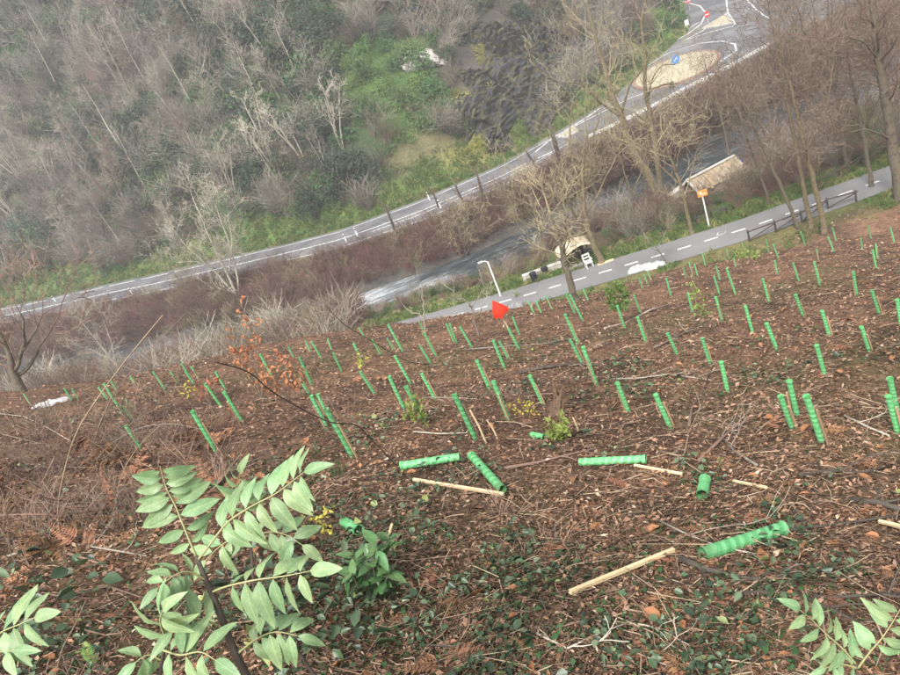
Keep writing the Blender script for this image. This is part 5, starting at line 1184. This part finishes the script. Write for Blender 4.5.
air_stem('arching_stem', [(60, 545), (58, 510), (66, 465), (78, 430), (100, 395), (130, 355), (163, 315)], 0.008, .003, 'litter_pale', 'long pale yellow arching stem in the left foreground', 'stem', d1=4.6)
air_stem('arching_stem', [(92, 450), (97, 432), (108, 405), (120, 385), (150, 350), (186, 313)], .014, .005, 'twig_red', 'long reddish arching stem right of the pale yellow one', 'stem')
air_stem('arching_stem', [(12, 470), (22, 440), (45, 425), (75, 418), (110, 425)], .007, .003, 'twig_red', 'reddish bramble stem arching low across the left edge', 'stem')
air_stem('arching_stem', [(85, 470), (110, 445), (140, 428), (175, 424), (210, 432)], .008, .004, 'twig_grey', 'grey bramble stem arching in front of the leaning tubes at left', 'stem')
air_stem('arching_stem', [(20, 545), (45, 515), (80, 502), (120, 510), (150, 530)], .006, .003, 'twig_brown', 'brown stem arching over the lower left tangle', 'stem')
air_stem('arching_stem', [(110, 520), (120, 480), (136, 450), (160, 425)], .005, .003, 'litter_pale', 'straw-coloured upright stem left of the tallest sapling', 'stem')
air_stem('arching_stem', [(35, 472), (40, 445), (52, 418)], .006, .003, 'twig_brown', 'short upright stem with a single yellow leaf at left', 'stem')
air_stem('arching_stem', [(50, 680), (62, 650), (75, 625), (86, 600)], .006, .003, 'twig_red', 'thin reddish upright twig at the lower left', 'stem')
t, Q = air_stem('slanting_branch', [(400, 468), (372, 440), (355, 425), (330, 422), (300, 408), (270, 390), (248, 372), (215, 362)], .007, .005, 'wood_dark', 'long dark slanting branch crossing in front of the tubes at left centre', 'branch', d1=5.4)
cw = MB(); rg = random.Random(4)
for k in range(7): q = Q[rg.randint(8, len(Q) - 2)]; branch(cw, rg, q, Vector((rg.uniform(-.6, .2), rg.uniform(-.4, .4), .8)).normalized(), rg.uniform(.15, .4), .004, 1, 4, .1, .2, (3,), .7, .5, .0022)
cw.build('twigs', M['twig_brown'], t)
t, Q = air_stem('slanting_branch', [(500, 342), (455, 362), (425, 364), (405, 360), (370, 340), (345, 325), (325, 305)], .011, .007, 'wood_dark', 'dark bent branch crossing in front of the white rapids', 'branch', d1=14)
# red-leaved sapling
def sapling(px, py, tips, r_, label, leafm, bark='twig_red', leaf=.07, n_=8, seed=1, name='red_leaved_sapling', cat='sapling', rootz=None, leaf_from=.45):
    B = gp(px, py); t = empty(name, B, label, cat); rg_ = random.Random(seed); st = MB(); lf = MB()
    for tx, ty, yo in tips:
        T = aty(tx, ty, B.y + yo) - B; P = [Vector((0, 0, -.05))]
        for k in range(1, 6): P.append(T * (k / 5) + rv(rg_, .04) * T.length * (1 if k < 5 else 0))
        st.tube(P, [r_ * (1 - .16 * k) for k in range(6)], 5)
        for k in range(n_):
            f = rg_.uniform(leaf_from, 1) * 5; i = min(int(f), 4); q = P[i].lerp(P[i + 1], f - i); d = rv(rg_); d.z -= .3; d.normalize(); e = q + d * leaf * rg_.uniform(.3, 1.6)
            st.tube([q, e], [r_ * .2, r_ * .12], 3, False)
            for z_ in range(2): leaf_quad(lf, rg_, e, rv(rg_).normalized(), rv(rg_).normalized(), leaf * rg_.uniform(.7, 1.3), leaf * rg_.uniform(.5, .75))
    st.build('stem', M[bark], t); lf.build('foliage', M[leafm], t); return t
sapling(262, 400, [(238, 298, 0), (222, 322, .2), (252, 312, -.2), (246, 335, .2), (268, 355, -.3), (232, 345, 0)], .016, 'tall red-leaved sapling in front of the river at left', 'leaf_red', leaf=.11, n_=16, seed=3)
sapling(290, 402, [(275, 352, 0), (288, 360, .2), (262, 372, -.2), (300, 372, .1), (255, 380, .2)], .012, 'low orange-leaved sapling at the foot of the red-leaved one', 'leaf_rust', leaf=.11, n_=16, seed=4)
sapling(210, 405, [(205, 375, 0), (198, 382, .2), (215, 380, -.2)], .01, 'small rusty leaved shrub on the left brow among tubes', 'leaf_rust', leaf=.10, n_=12, seed=5)
sapling(190, 400, [(186, 384, 0), (194, 386, .2), (180, 392, -.2)], .008, 'small yellow-leaved shrub at the left brow', 'leaf_yellow', leaf=.08, n_=6, seed=6)
sapling(361, 372, [(358, 352, 0), (363, 355, .2)], .006, 'yellow-leaved seedling beside a tube near the rapids', 'leaf_yellow', leaf=.09, n_=6, seed=7)
sapling(320, 330, [(316, 288, 0), (320, 296, 0.2), (318, 310, 0)], .012, 'slim yellow-leaved shoot in front of the river', 'leaf_yellow', bark='twig_tan', leaf=.07, n_=6, seed=17)
sapling(418, 428, [(410, 392, 0), (416, 398, .1), (404, 410, -.1), (424, 412, .1)], .006, 'lime green leafy shoot around a tube at centre left', 'leaf_lime', leaf=.07, n_=12, seed=8)
sapling(526, 418, [(520, 398, 0), (530, 400, .1), (512, 404, .1), (538, 410, 0)], .006, 'yellowish leafy shoot left of the broken stump', 'leaf_yellow', leaf=.05, n_=8, seed=9)
sapling(560, 440, [(548, 424, 0), (560, 418, .1), (566, 428, -.1), (556, 430, 0)], .008, 'pale lime leafy shoot in front of the broken stump', 'leaf_lime', leaf=.08, n_=16, seed=10, leaf_from=.3)
sapling(700, 318, [(690, 276, 0), (694, 290, .2), (700, 302, -.2), (704, 312, .2)], .016, 'tall straw-yellow leafy shrub in mid slope', 'leaf_lime', bark='twig_tan', leaf=.09, n_=14, seed=11)
sapling(712, 258, [(712, 246, 0), (716, 250, .3), (706, 252, -.3)], .012, 'yellowish shrub by the greenway verge, left one', 'leaf_lime', bark='twig_tan', leaf=.12, n_=12, seed=12)
sapling(747, 262, [(745, 246, 0), (754, 250, .4), (738, 252, -.4), (758, 256, 0)], .014, 'yellowish spreading shrub by the greenway verge, right one', 'leaf_lime', bark='twig_tan', leaf=.13, n_=22, seed=13)
sapling(515, 300, [(514, 290, 0), (518, 292, .3)], .012, 'yellowish shrub beside the greenway left of the red cloth', 'leaf_lime', bark='twig_tan', leaf=.13, n_=10, seed=14)
sapling(325, 543, [(320, 505, 0), (312, 518, .05), (326, 522, -.05), (300, 520, .05)], .006, 'yellow-leaved shoot behind the leafy sapling in the foreground', 'leaf_yellow', leaf=.05, n_=7, seed=15)
sapling(335, 480, [(338, 462, 0), (345, 466, .05), (330, 468, 0)], .004, 'small green shoot at the foot of the slanting branch', 'leaf_green', leaf=.04, n_=12, seed=16)
# bushy green sapling rising from a tube
b_ = gp(621, 326); t_ = empty('bushy_sapling', b_, 'bushy bright green sapling rising from a tube in mid slope', 'sapling')
c_ = aty(617, 295, b_.y) - b_; mb = MB(); mb.tube([Vector((0, 0, -.05)), c_ * .5, c_], [.018, .014, .008], 6); mb.build('stem', M['bark'], t_)
mb = MB(); rg = random.Random(6)
for k in range(420):
    v_ = rv(rg).normalized(); p = c_ + Vector((v_.x * .32, v_.y * .32, v_.z * .40)) * rg.uniform(.45, 1) + Vector((0, 0, -.05)); leaf_quad(mb, rg, p, (v_ + rv(rg, .8)).normalized(), Vector((0, 0, 1)) + rv(rg, .5), rg.uniform(.08, .13), rg.uniform(.05, .08))
mb.build('foliage', M['leaf_bright'], t_)

# ------------------------------------------------------------------ tree-of-heaven saplings: plant > leaf > leaflet
def leaflet_mesh(seed, W=.36, droop=.12, fold=.16, curl=.0):
    """blade of unit length along +y, pointed, folded along the midrib, tip drooping"""
    mb = MB(); n_ = 9; rg_ = random.Random(seed)
    prof = [0.02, .55, .86, 1.0, .97, .85, .66, .40, .03]
    for i in range(n_):
        y = i / (n_ - 1); hw = W / 2 * prof[i]; z0 = -droop * y * y + curl * math.sin(y * 5) * .05
        for x, zz in ((-1, fold), (-.5, fold * .62), (0, 0), (.5, fold * .62), (1, fold)):
            ww = .012 * math.sin(y * 17 + seed + x) * abs(x)
            mb.v.append((x * hw, y, z0 + zz * hw * 1.6 * (1 if abs(x) < .9 else .85) + ww))
    for i in range(n_ - 1):
        for k in range(4): q = i * 5 + k; mb.f.append((q, q + 1, q + 6, q + 5))
    mb.m = [0] * len(mb.f); return mb.mesh('leaflet', M['leaflet'], True)
LEAFLETS = [leaflet_mesh(1, .39, .22), leaflet_mesh(2, .36, .36, .24), leaflet_mesh(3, .42, .14, .1, 1), leaflet_mesh(4, .35, .45, .2, 1), leaflet_mesh(5, .40, .28, .3, 1)]
def plant(name, label, stem, depth, r_, cat='sapling', bark='wood_dark', d1=None):
    """stem through pixels at a depth, continued straight down to the ground"""
    d1 = d1 or depth
    P = [atd(px, py, depth + (d1 - depth) * i / max(len(stem) - 1, 1)) for i, (px, py) in enumerate(stem)]
    g_ = Vector((P[0].x + .02, P[0].y, hz(P[0].x + .02, P[0].y))); t = empty(name, g_, label, cat, 'leafy saplings in the foreground')
    Q = [g_ - g_ - Vector((0, 0, .05)), (P[0] - g_) * .5] + [p - g_ for p in P]
    mb = MB(); m_ = len(Q); mb.tube(Q, [r_ * (1 - .6 * i / (m_ - 1)) for i in range(m_)], 7); mb.build('stem', M[bark], t, True)
    return t, g_
def pinnate(t, g_, pts, deps, pairs, L, up=None, lift=.35, ang=62, droop=.2, seed=0, end=True, start=.16, dirx=None):
    """a compound leaf: a rachis through pixels at given depths with pairs of leaflets, each a piece of its own"""
    rg_ = random.Random(seed); n_ = len(pts)
    P = [atd(px, py, deps[0] + (deps[1] - deps[0]) * i / (n_ - 1)) - g_ for i, (px, py) in enumerate(pts)]; Q = []
    for i in range(n_ - 1):
        for k in range(6):
            f = k / 6; p0 = P[max(i - 1, 0)]; p3 = P[min(i + 2, n_ - 1)]; p1 = P[i]; p2 = P[i + 1]
            Q.append(.5 * ((2 * p1) + (p2 - p0) * f + (2 * p0 - 5 * p1 + 4 * p2 - p3) * f * f + (3 * p1 - p0 - 3 * p2 + p3) * f ** 3))
    Q.append(P[-1]); m_ = len(Q); base = Q[0].copy()
    mb = MB(); mb.tube([q - base for q in Q], [.0042 - .003 * i / (m_ - 1) for i in range(m_)], 5); leaf = mb.build('leaf', M['rachis'], t, True); leaf.location = base
    U = Vector(up) if up else Vector((0, 0, 1))
    def put(q, d, nrm, s):
        d = d.normalized(); x = d.cross(nrm).normalized(); z_ = x.cross(d)
        m4 = Matrix((x, d, z_)).transposed().to_4x4(); o = link('leaflet', rg_.choice(LEAFLETS), leaf)
        o.matrix_local = Matrix.Translation(q - base) @ m4 @ Matrix.Diagonal((s, s, s, 1))
    for k in range(pairs):
        f = (start + (1 - start) * k / pairs) * (m_ - 1); i = min(int(f), m_ - 2); q = Q[i].lerp(Q[i + 1], f - i); d = (Q[i + 1] - Q[i]).normalized()
        s = d.cross(U).normalized(); nu = s.cross(d).normalized(); size = L * (1 - .45 * abs(k / pairs - .35) ** 1.2 - (.12 if k == 0 else 0)) * rg_.uniform(.8, 1.15)
        for sg in (-1, 1):
            if rg_.random() < .05: continue
            a = R(ang + rg_.uniform(-15, 15)); dd = d * math.cos(a) + s * sg * math.sin(a) + Vector((0, 0, -droop + rg_.uniform(-.22, .12)))
            put(q + s * sg * .004, dd, nu + rv(rg_, .28) - s * sg * lift * .3, size)
    if end: put(Q[-1], (Q[-1] - Q[-3]) + Vector((0, 0, -.002)), (Q[-1] - Q[-3]).cross(U).cross(Q[-1] - Q[-3]).normalized() if (Q[-1] - Q[-3]).cross(U).length > 1e-6 else U, L * .8)
    return leaf
D = 2.3
CAMUP = UP * .5 - FWD * .85
t, g_ = plant('tree_of_heaven_sapling', 'tallest pale green compound-leaved sapling in the left foreground', [(246, 676), (232, 645), (215, 600), (205, 578), (196, 556)], D, .017)
pinnate(t, g_, [(196, 556), (186, 532), (175, 505), (168, 492), (163, 478), (160, 466)], (D, D - .05), 9, .112, up=-FWD * .8 + UP * .5, ang=80, droop=.10, seed=1, start=.12, end=False)
pinnate(t, g_, [(198, 560), (212, 542), (228, 522), (252, 506), (275, 494), (295, 479), (304, 472)], (D, D - .15), 8, .118, up=CAMUP, ang=70, droop=.12, seed=2, start=.28)
pinnate(t, g_, [(206, 580), (190, 572), (175, 575), (158, 588)], (D, D - .12), 5, .09, up=CAMUP, ang=60, droop=.2, seed=3, start=.3)
pinnate(t, g_, [(212, 592), (228, 586), (255, 580), (285, 576), (310, 571)], (D, D - .2), 6, .13, up=CAMUP, ang=80, droop=.55, seed=4, start=.3)
pinnate(t, g_, [(226, 630), (205, 620), (188, 620), (172, 632)], (D, D - .15), 5, .11, up=CAMUP, ang=65, droop=.15, seed=5, start=.3)
pinnate(t, g_, [(236, 655), (255, 640), (275, 632), (298, 636)], (D, D - .02), 5, .11, up=CAMUP, ang=75, droop=.35, seed=6, start=.3)
D2 = 2.75
t, g_ = plant('tree_of_heaven_sapling', 'second compound-leaved sapling just behind the tallest one', [(254, 590), (252, 560), (250, 535), (246, 512)], D2, .008)
pinnate(t, g_, [(247, 515), (244, 500), (240, 488), (240, 474)], (D2, D2 - .15), 6, .10, up=CAMUP, ang=72, droop=.1, seed=7)
pinnate(t, g_, [(250, 540), (268, 532), (286, 535), (302, 545)], (D2, D2 - .05), 4, .12, up=CAMUP, ang=70, droop=.25, seed=8)
pinnate(t, g_, [(249, 545), (232, 540), (218, 548), (206, 560)], (D2, D2 - .05), 4, .11, up=CAMUP, ang=70, droop=.2, seed=9)
D3 = 2.2
t, g_ = plant('tree_of_heaven_sapling', 'compound-leaved sapling at the bottom edge left of the main stem', [(158, 690), (160, 675), (163, 655), (166, 640)], D3, .009)
pinnate(t, g_, [(166, 640), (160, 622), (163, 610)], (D3, D3 - .1), 3, .12, up=CAMUP, ang=60, droop=.1, seed=10)
pinnate(t, g_, [(163, 650), (180, 655), (200, 652), (215, 660)], (D3, D3 - .15), 3, .13, up=CAMUP, ang=70, droop=.2, seed=11)
pinnate(t, g_, [(161, 660), (148, 655), (136, 662)], (D3, D3 - .05), 3, .11, up=CAMUP, ang=65, droop=.2, seed=12)
t, g_ = plant('tree_of_heaven_sapling', 'compound-leaved sprig at the lower left edge', [(-22, 690), (-18, 665), (-12, 645)], 2.4, .008)
pinnate(t, g_, [(-12, 645), (2, 632), (18, 625), (34, 618)], (2.4, 2.3), 4, .125, up=CAMUP, ang=55, droop=.12, seed=13)
pinnate(t, g_, [(-14, 655), (0, 652), (14, 650)], (2.4, 2.3), 3, .12, up=CAMUP, ang=60, droop=.25, seed=14)
t, g_ = plant('tree_of_heaven_sapling', 'leafy compound-leaved sprig in the bottom right corner', [(862, 700), (858, 680), (856, 664)], 2.6, .007)
pinnate(t, g_, [(856, 664), (842, 648), (826, 634), (812, 620), (800, 610)], (2.6, 2.5), 7, .11, up=CAMUP, ang=68, droop=.12, seed=15, start=.1)
pinnate(t, g_, [(858, 668), (870, 652), (882, 638), (894, 620), (902, 606)], (2.6, 2.5), 7, .11, up=CAMUP, ang=70, droop=.12, seed=16, start=.15)
pinnate(t, g_, [(857, 668), (840, 664), (826, 668)], (2.6, 2.55), 3, .08, up=CAMUP, ang=60, droop=.2, seed=17)
# broad-leaved bush right of the saplings: every leaf a blade of its own
BROAD = []
for k in range(3):
    me = LEAFLETS[k].copy(); me.materials.clear(); me.materials.append(M['broad_leaf']); BROAD.append(me)
b_ = gp(372, 600); t_ = empty('broad_leaved_bush', b_, 'dark green broad-leaved bush right of the compound-leaved saplings', 'bush', None); rg = random.Random(12); st = MB()
for k in range(15):
    px, py = rg.choice([(372, 545), (388, 560), (360, 560), (385, 540), (395, 570), (350, 575), (378, 585), (400, 590), (365, 525)]); T = aty(px + rg.uniform(-8, 8), py + rg.uniform(-8, 8), b_.y + rg.uniform(-.15, .15)) - b_
    st.tube([Vector((rg.uniform(-.05, .05), 0, -.04)), T * .55 + rv(rg, .04), T], [.006, .005, .003], 5, False)
    for j in range(8):
        d = Vector((rg.uniform(-1, 1), rg.uniform(-1, 1), rg.uniform(-.2, .8))).normalized(); q = T * rg.uniform(.5, 1)
        x = d.cross(Vector((0, 0, 1)) + rv(rg, .3)).normalized(); z_ = x.cross(d); s = rg.uniform(.08, .15)
        o = link('leaf', BROAD[j % 3], t_); o.matrix_local = Matrix.Translation(q) @ Matrix((x, d, z_)).transposed().to_4x4() @ Matrix.Diagonal((s * 1.35, s, s, 1))
st.build('stem', M['bark'], t_)
# green fern frond low at left
b_ = gp(98, 668); t_ = empty('fern_frond', b_, 'small bright fern frond at the bottom left', 'fern')
tp = aty(86, 640, b_.y) - b_; mb = MB(); mb.tube([Vector((0, 0, -.02)), tp * .5 + Vector((0, -.03, .02)), tp], [.003, .0025, .001], 5); mb.build('rachis', M['leaf_lime'], t_)
for k in range(14):
    f = .12 + .86 * k / 14; q = tp * f + Vector((0, -.03, .02)) * math.sin(f * 3.1); L = .055 * math.sin(.35 + f * 2.6)
    for sg in (-1, 1):
        mb = MB(); s = tp.cross(-FWD).normalized() * sg; leaf_quad(mb, rg, q, (s + tp.normalized() * .35).normalized(), -FWD, L, L * .32); mb.build('pinna', M['leaf_bright'], t_)

# ------------------------------------------------------------------ litter and low growth over the near slope (stuff)
def bracken_tpl(seed, m, nf=3, L=.5):
    rg_ = random.Random(seed); mb = MB()
    for f in range(nf):
        a = rg_.uniform(0, math.tau); d = Vector((math.cos(a), math.sin(a), .25)).normalized(); p = Vector((rg_.uniform(-.1, .1), rg_.uniform(-.1, .1), .02)); l = L * rg_.uniform(.6, 1.1); pts = [p]
        for i in range(5): d = (d + rv(rg_, .15) - Vector((0, 0, .06))).normalized(); pts.append(pts[-1] + d * l / 5)
        mb.tube(pts, [.004, .0035, .003, .0025, .002, .001], 3, False); s = d.cross(Vector((0, 0, 1))).normalized()
        for k in range(12):
            t_ = .2 + .8 * k / 12; i = min(int(t_ * 5), 4); q = pts[i].lerp(pts[i + 1], t_ * 5 - i); w_ = l * .36 * (1 - t_) ** .8 + .015
            for sg in (-1, 1):
                dd = (s * sg + d * .35 + rv(rg_, .25)).normalized(); leaf_quad(mb, rg_, q, dd, Vector((0, 0, 1)) + rv(rg_, .5), w_, w_ * .3)
    return mb.mesh('bracken', M[m])
def island_mat(name, stops, rough=.85, translucent=0.0, spec=.2):
    """colour picked per single leaf or twig"""
    m, n, b, out = nodes(name); ge = n.nodes.new('ShaderNodeNewGeometry'); r = ramp(n, stops); n.links.new(ge.outputs['Random Per Island'], r.inputs[0])
    nz = n.nodes.new('ShaderNodeTexNoise'); nz.inputs['Scale'].default_value = .5; nz.inputs['Detail'].default_value = 5; n.links.new(ge.outputs['Position'], nz.inputs['Vector'])
    mr = n.nodes.new('ShaderNodeMapRange'); mr.inputs['From Min'].default_value = .3; mr.inputs['From Max'].default_value = .7; mr.inputs['To Min'].default_value = .72; mr.inputs['To Max'].default_value = 1.28; n.links.new(nz.outputs[0], mr.inputs[0])
    h = n.nodes.new('ShaderNodeHueSaturation'); n.links.new(mr.outputs[0], h.inputs['Value']); n.links.new(r.outputs[0], h.inputs['Color'])
    n.links.new(h.outputs[0], b.inputs['Base Color']); b.inputs['Roughness'].default_value = rough; b.inputs['Specular IOR Level'].default_value = spec
    if translucent:
        t = n.nodes.new('ShaderNodeBsdfTranslucent'); mx_ = n.nodes.new('ShaderNodeMixShader'); mx_.inputs[0].default_value = translucent
        n.links.new(h.outputs[0], t.inputs[0]); n.links.new(b.outputs[0], mx_.inputs[1]); n.links.new(t.outputs[0], mx_.inputs[2]); n.links.new(mx_.outputs[0], out.inputs[0])
    return m
M['mix_leaf'] = island_mat('litter_leaf_mix', [(.0, (.07, .043, .029)), (.3, (.17, .10, .064)), (.58, (.28, .168, .108)), (.82, (.36, .23, .158)), (.92, (.34, .16, .08)), (.98, (.52, .39, .28))], .85, .1)
M['mix_twig'] = island_mat('litter_twig_mix', [(.0, (.04, .026, .018)), (.4, (.11, .068, .046)), (.75, (.20, .13, .086)), (.92, (.29, .20, .138)), (1.0, (.42, .33, .23))])
M['mix_ivy'] = island_mat('ivy_leaf_mix', [(.0, (.022, .042, .022)), (.45, (.05, .088, .04)), (.8, (.09, .135, .07)), (.94, (.17, .22, .13)), (1.0, (.28, .31, .08))], .42, .12, .5)
def raw_mesh(name, V, Fs, m, n_):
    me = bpy.data.meshes.new(name); V = V.reshape(-1, 3); Fs = Fs.reshape(-1, n_)
    me.vertices.add(len(V)); me.vertices.foreach_set('co', V.ravel()); me.loops.add(Fs.size); me.loops.foreach_set('vertex_index', Fs.ravel().astype(np.int32))
    me.polygons.add(len(Fs)); me.polygons.foreach_set('loop_start', np.arange(len(Fs)) * n_); me.update(calc_edges=True); me.materials.append(m); return me
def frame(x, y, rs, N, tilt):
    """ground tangent directions with random heading"""
    dx, dy = normal(x, y, .08); th = rs.rand(N) * math.tau
    d = np.stack([np.cos(th), np.sin(th), dx * np.cos(th) + dy * np.sin(th) + rs.randn(N) * tilt], -1); d /= np.linalg.norm(d, axis=1)[:, None]
    nn = np.stack([-dx + rs.randn(N) * tilt * 1.6, -dy + rs.randn(N) * tilt * 1.6, np.ones(N)], -1); s = np.cross(d, nn); s /= np.linalg.norm(s, axis=1)[:, None]; nn = np.cross(s, d); return d, s, nn
def leaf_sheet(name, N, seed, L, hgt, m, label, cat, tilt=.3, r1=52, fn=None, grow=.05, wid=(.35, .75), six=False):
    x, y, r_ = fan_pts(N, 1.6, r1, -52, 62, seed)
    if fn is not None: k = fn(x, y, r_); x, y, r_ = x[k], y[k], r_[k]
    N = len(x); rs = np.random.RandomState(seed + 1); d, s, nn = frame(x, y, rs, N, tilt); l = L * (.35 + rs.rand(N) ** 2 * 1.5) * (1 + grow * r_); w_ = l * rs.uniform(*wid, N); c = on_ground(x, y) + np.stack([np.zeros(N), np.zeros(N), rs.rand(N) ** 1.5 * hgt * (1 + .04 * r_) + .004], -1)
    fold = rs.uniform(.05, .4, N); l, w_, fold = l[:, None], w_[:, None], fold[:, None]
    if six:
        e = nn * w_ * fold
        V = np.stack([c - d * l / 2, c - d * l * .2 + s * w_ * .48 + e, c + d * l * .15 + s * w_ * .42 + e, c + d * l / 2 - nn * l * .12, c + d * l * .15 - s * w_ * .42 + e, c - d * l * .2 - s * w_ * .48 + e], 1)
        b6 = np.arange(N)[:, None] * 6; Fs = np.concatenate([b6 + np.array([[0, 1, 2]]), b6 + np.array([[0, 2, 3]]), b6 + np.array([[0, 3, 4]]), b6 + np.array([[0, 4, 5]])], 1)
        return tag(link(name, raw_mesh(name, V, Fs, m, 3)), label, cat, kind='stuff')
    V = np.stack([c - d * l / 2, c + s * w_ / 2 + nn * w_ * fold, c + d * l / 2 + nn * l * (fold - .2) * .5, c - s * w_ / 2 + nn * w_ * fold], 1)
    b4 = np.arange(N)[:, None] * 4; Fs = np.concatenate([b4 + np.array([[0, 1, 2]]), b4 + np.array([[0, 2, 3]])], 1)
    return tag(link(name, raw_mesh(name, V, Fs, m, 3)), label, cat, kind='stuff')
def twig_sheet(name, N, seed, L, rad, m, label, cat, tilt=.12, r1=52, fn=None, grow=.03, hgt=.03):
    x, y, r_ = fan_pts(N, 1.6, r1, -52, 62, seed)
    if fn is not None: k = fn(x, y, r_); x, y, r_ = x[k], y[k], r_[k]
    N = len(x); rs = np.random.RandomState(seed + 1); d, s, nn = frame(x, y, rs, N, tilt); l = (L * (.25 + rs.rand(N) ** 2 * 1.4) * (1 + grow * .5 * r_))[:, None]; q = (rad * (.5 + rs.rand(N) ** 2 * 1.8) * (1 + grow * 1.6 * r_))[:, None]
    c = on_ground(x, y) + np.stack([np.zeros(N), np.zeros(N), rs.rand(N) * hgt + .004], -1); bend = (rs.randn(N) * .12)[:, None] * l
    V = []
    for t_, k_ in ((-.5, 1.0), (0, .9), (.5, .55)):
        p = c + d * l * t_ + s * bend * (1 - abs(t_) * 2) + nn * np.abs(bend) * .3 * (1 - abs(t_) * 2)
        for a in (0, 2.094, 4.189): V.append(p + (s * math.cos(a) + nn * math.sin(a)) * q * k_)
    V = np.stack(V, 1); b9 = np.arange(N)[:, None] * 9; Fs = []
    for i in (0, 3):
        for k in range(3): Fs.append(b9 + np.array([[i + k, i + (k + 1) % 3, i + 3 + (k + 1) % 3, i + 3 + k]]))
    return tag(link(name, raw_mesh(name, V, np.concatenate(Fs, 1), m, 4)), label, cat, kind='stuff')
def greenmask(x, y, r_):
    u, v = pix(x, y); n_ = fbm(x * .5 + 3, y * .5, 3) + fbm(x * 1.9 + 3, y * 1.9, 2) * .5
    g = np.max([blob(u, v, 350, 640, 130, 60), blob(u, v, 790, 480, 130, 40), blob(u, v, 90, 560, 130, 120), blob(u, v, 620, 440, 90, 25), blob(u, v, 760, 640, 160, 40), blob(u, v, 560, 640, 140, 30) * .7, blob(u, v, 300, 560, 120, 60)], axis=0)
    return (n_ * 1.5 + g * .42 > .5) & (v > 340)
leaf_sheet('leaf_litter', 300000, 1, .030, .05, M['mix_leaf'], 'brown and pinkish dead leaf litter covering the planting slope', 'leaf litter', .42, wid=(.22, .6), grow=.065)
leaf_sheet('rusty_leaves', 2600, 2, .075, .05, M['leaf_rust'], 'scattered larger rusty dead leaves on the slope', 'leaf litter', fn=lambda x, y, r_: fbm(x * .4, y * .4, 2) > -.1, grow=.02, six=True)
twig_sheet('fallen_twigs', 85000, 3, .19, .0024, M['mix_twig'], 'dense mat of broken brown twigs over the planting slope', 'twigs', .22, hgt=.05)
twig_sheet('pale_straws', 2800, 4, .34, .0028, M['litter_pale'], 'pale dry stems and straws scattered on the slope', 'straw', .16, grow=.02, hgt=.08)
leaf_sheet('ground_ivy', 58000, 5, .036, .13, M['mix_ivy'], 'dark green ivy and bramble leaves among the litter', 'ivy', .45, 20, greenmask, wid=(.5, .85), six=True)
leaf_sheet('green_herbs', 60000, 6, .03, .07, M['leaf_green'], 'small green herbs in patches on the slope', 'herbs', .4, 50, lambda x, y, r_: fbm(x * .3 + 50, y * .3, 3) + fbm(x * 2 + 9, y * 2, 2) * .25 + .3 * greenmask(x, y, r_) > .36, wid=(.4, .8))
def leftmask(x, y, r_):
    u, v = pix(x, y); return (blob(u, v, 70, 480, 200, 100) + fbm(x * .6, y * .6, 3) * .8 > .45) & (v > 395) & (u < 330)
T_br = [bracken_tpl(s, 'bracken', 3, .42) for s in (1, 2, 3)]
def near(N, seed, r1=52, fn=None, r0=1.6, lift=.0):
    x, y, r_ = fan_pts(N, r0, r1, -52, 62, seed); P = on_ground(x, y, lift); s = .72 + np.clip(r_, 0, 40) * .012
    if fn is not None: k = fn(x, y, r_); return P[k], s[k]
    return P, s
P, s = near(1300, 4, fn=lambda x, y, r_: fbm(x * .25 + 5, y * .25, 3) + .3 * leftmask(x, y, r_) > .02); scatter('dead_bracken', P, T_br, 'rust-brown collapsed bracken over the slope', 'bracken', 34, .5, 1.1, tilt=.15, scl=s)
P, s = near(3400, 8, 22, leftmask); tang = [shrub_tpl(s_, .65, 14, .0045, 2.0).mesh('tangle', M['twig_brown']) for s_ in (71, 72)] + [shrub_tpl(76, .8, 12, .005, 2.2).mesh('tangle', M['litter_twig'])] + [shrub_tpl(73, .6, 14, .004, 1.9).mesh('tangle', M['twig_red'])]
scatter('bramble_tangle', P[::2], tang, 'tangle of dead bramble stems at the left of the slope', 'brambles', 38, .4, 1.15, tilt=.55)
P, s = near(900, 14, 14, leftmask); scatter('dead_fern', P, [bracken_tpl(s_, 'bracken', 4, .6) for s_ in (7, 8)], 'rust-brown dead fern fronds heaped at the left of the slope', 'fern', 41, .6, 1.2, tilt=.5, scl=None)
def bushmask(x, y, r_):
    u, v = pix(x, y); return (blob(u, v, 330, 625, 85, 65) + fbm(x * 2, y * 2, 2) * .3 > .35) | (blob(u, v, 60, 620, 90, 70) + fbm(x * 2, y * 2, 2) * .4 > .7)
leaf_sheet('leafy_undergrowth', 9000, 15, .075, .32, M['mix_ivy'], 'broad green leaves of low undergrowth round the saplings', 'undergrowth', .5, 9, bushmask, wid=(.45, .7), six=True)
P, s = near(520, 9, 40, lambda x, y, r_: (fbm(x * .35 + 20, y * .35, 3) > .15) & (r_ > 4)); scatter('dead_stems', P, [shrub_tpl(s_, .36, 10, .003, 1.5).mesh('brush', M['litter_twig']) for s_ in (74, 75)], 'low brown brushwood and dead stems on the slope', 'brushwood', 39, .5, 1.1, tilt=.4, scl=s)

# ------------------------------------------------------------------ damp winter air
mb = MB(); mb.box((0, 150, 40), (345, 380, 140)); hz_ = mb.build('haze', bpy.data.materials.new('haze_air')); m = hz_.data.materials[0]; m.use_nodes = True; n = m.node_tree; n.nodes.clear()
v_ = n.nodes.new('ShaderNodeVolumePrincipled'); v_.inputs['Density'].default_value = .0013; v_.inputs['Color'].default_value = (.93, .95, 1, 1); v_.inputs['Anisotropy'].default_value = .3
o_ = n.nodes.new('ShaderNodeOutputMaterial'); n.links.new(v_.outputs[0], o_.inputs['Volume']); tag(hz_, 'thin damp haze filling the valley air', 'haze', kind='stuff')
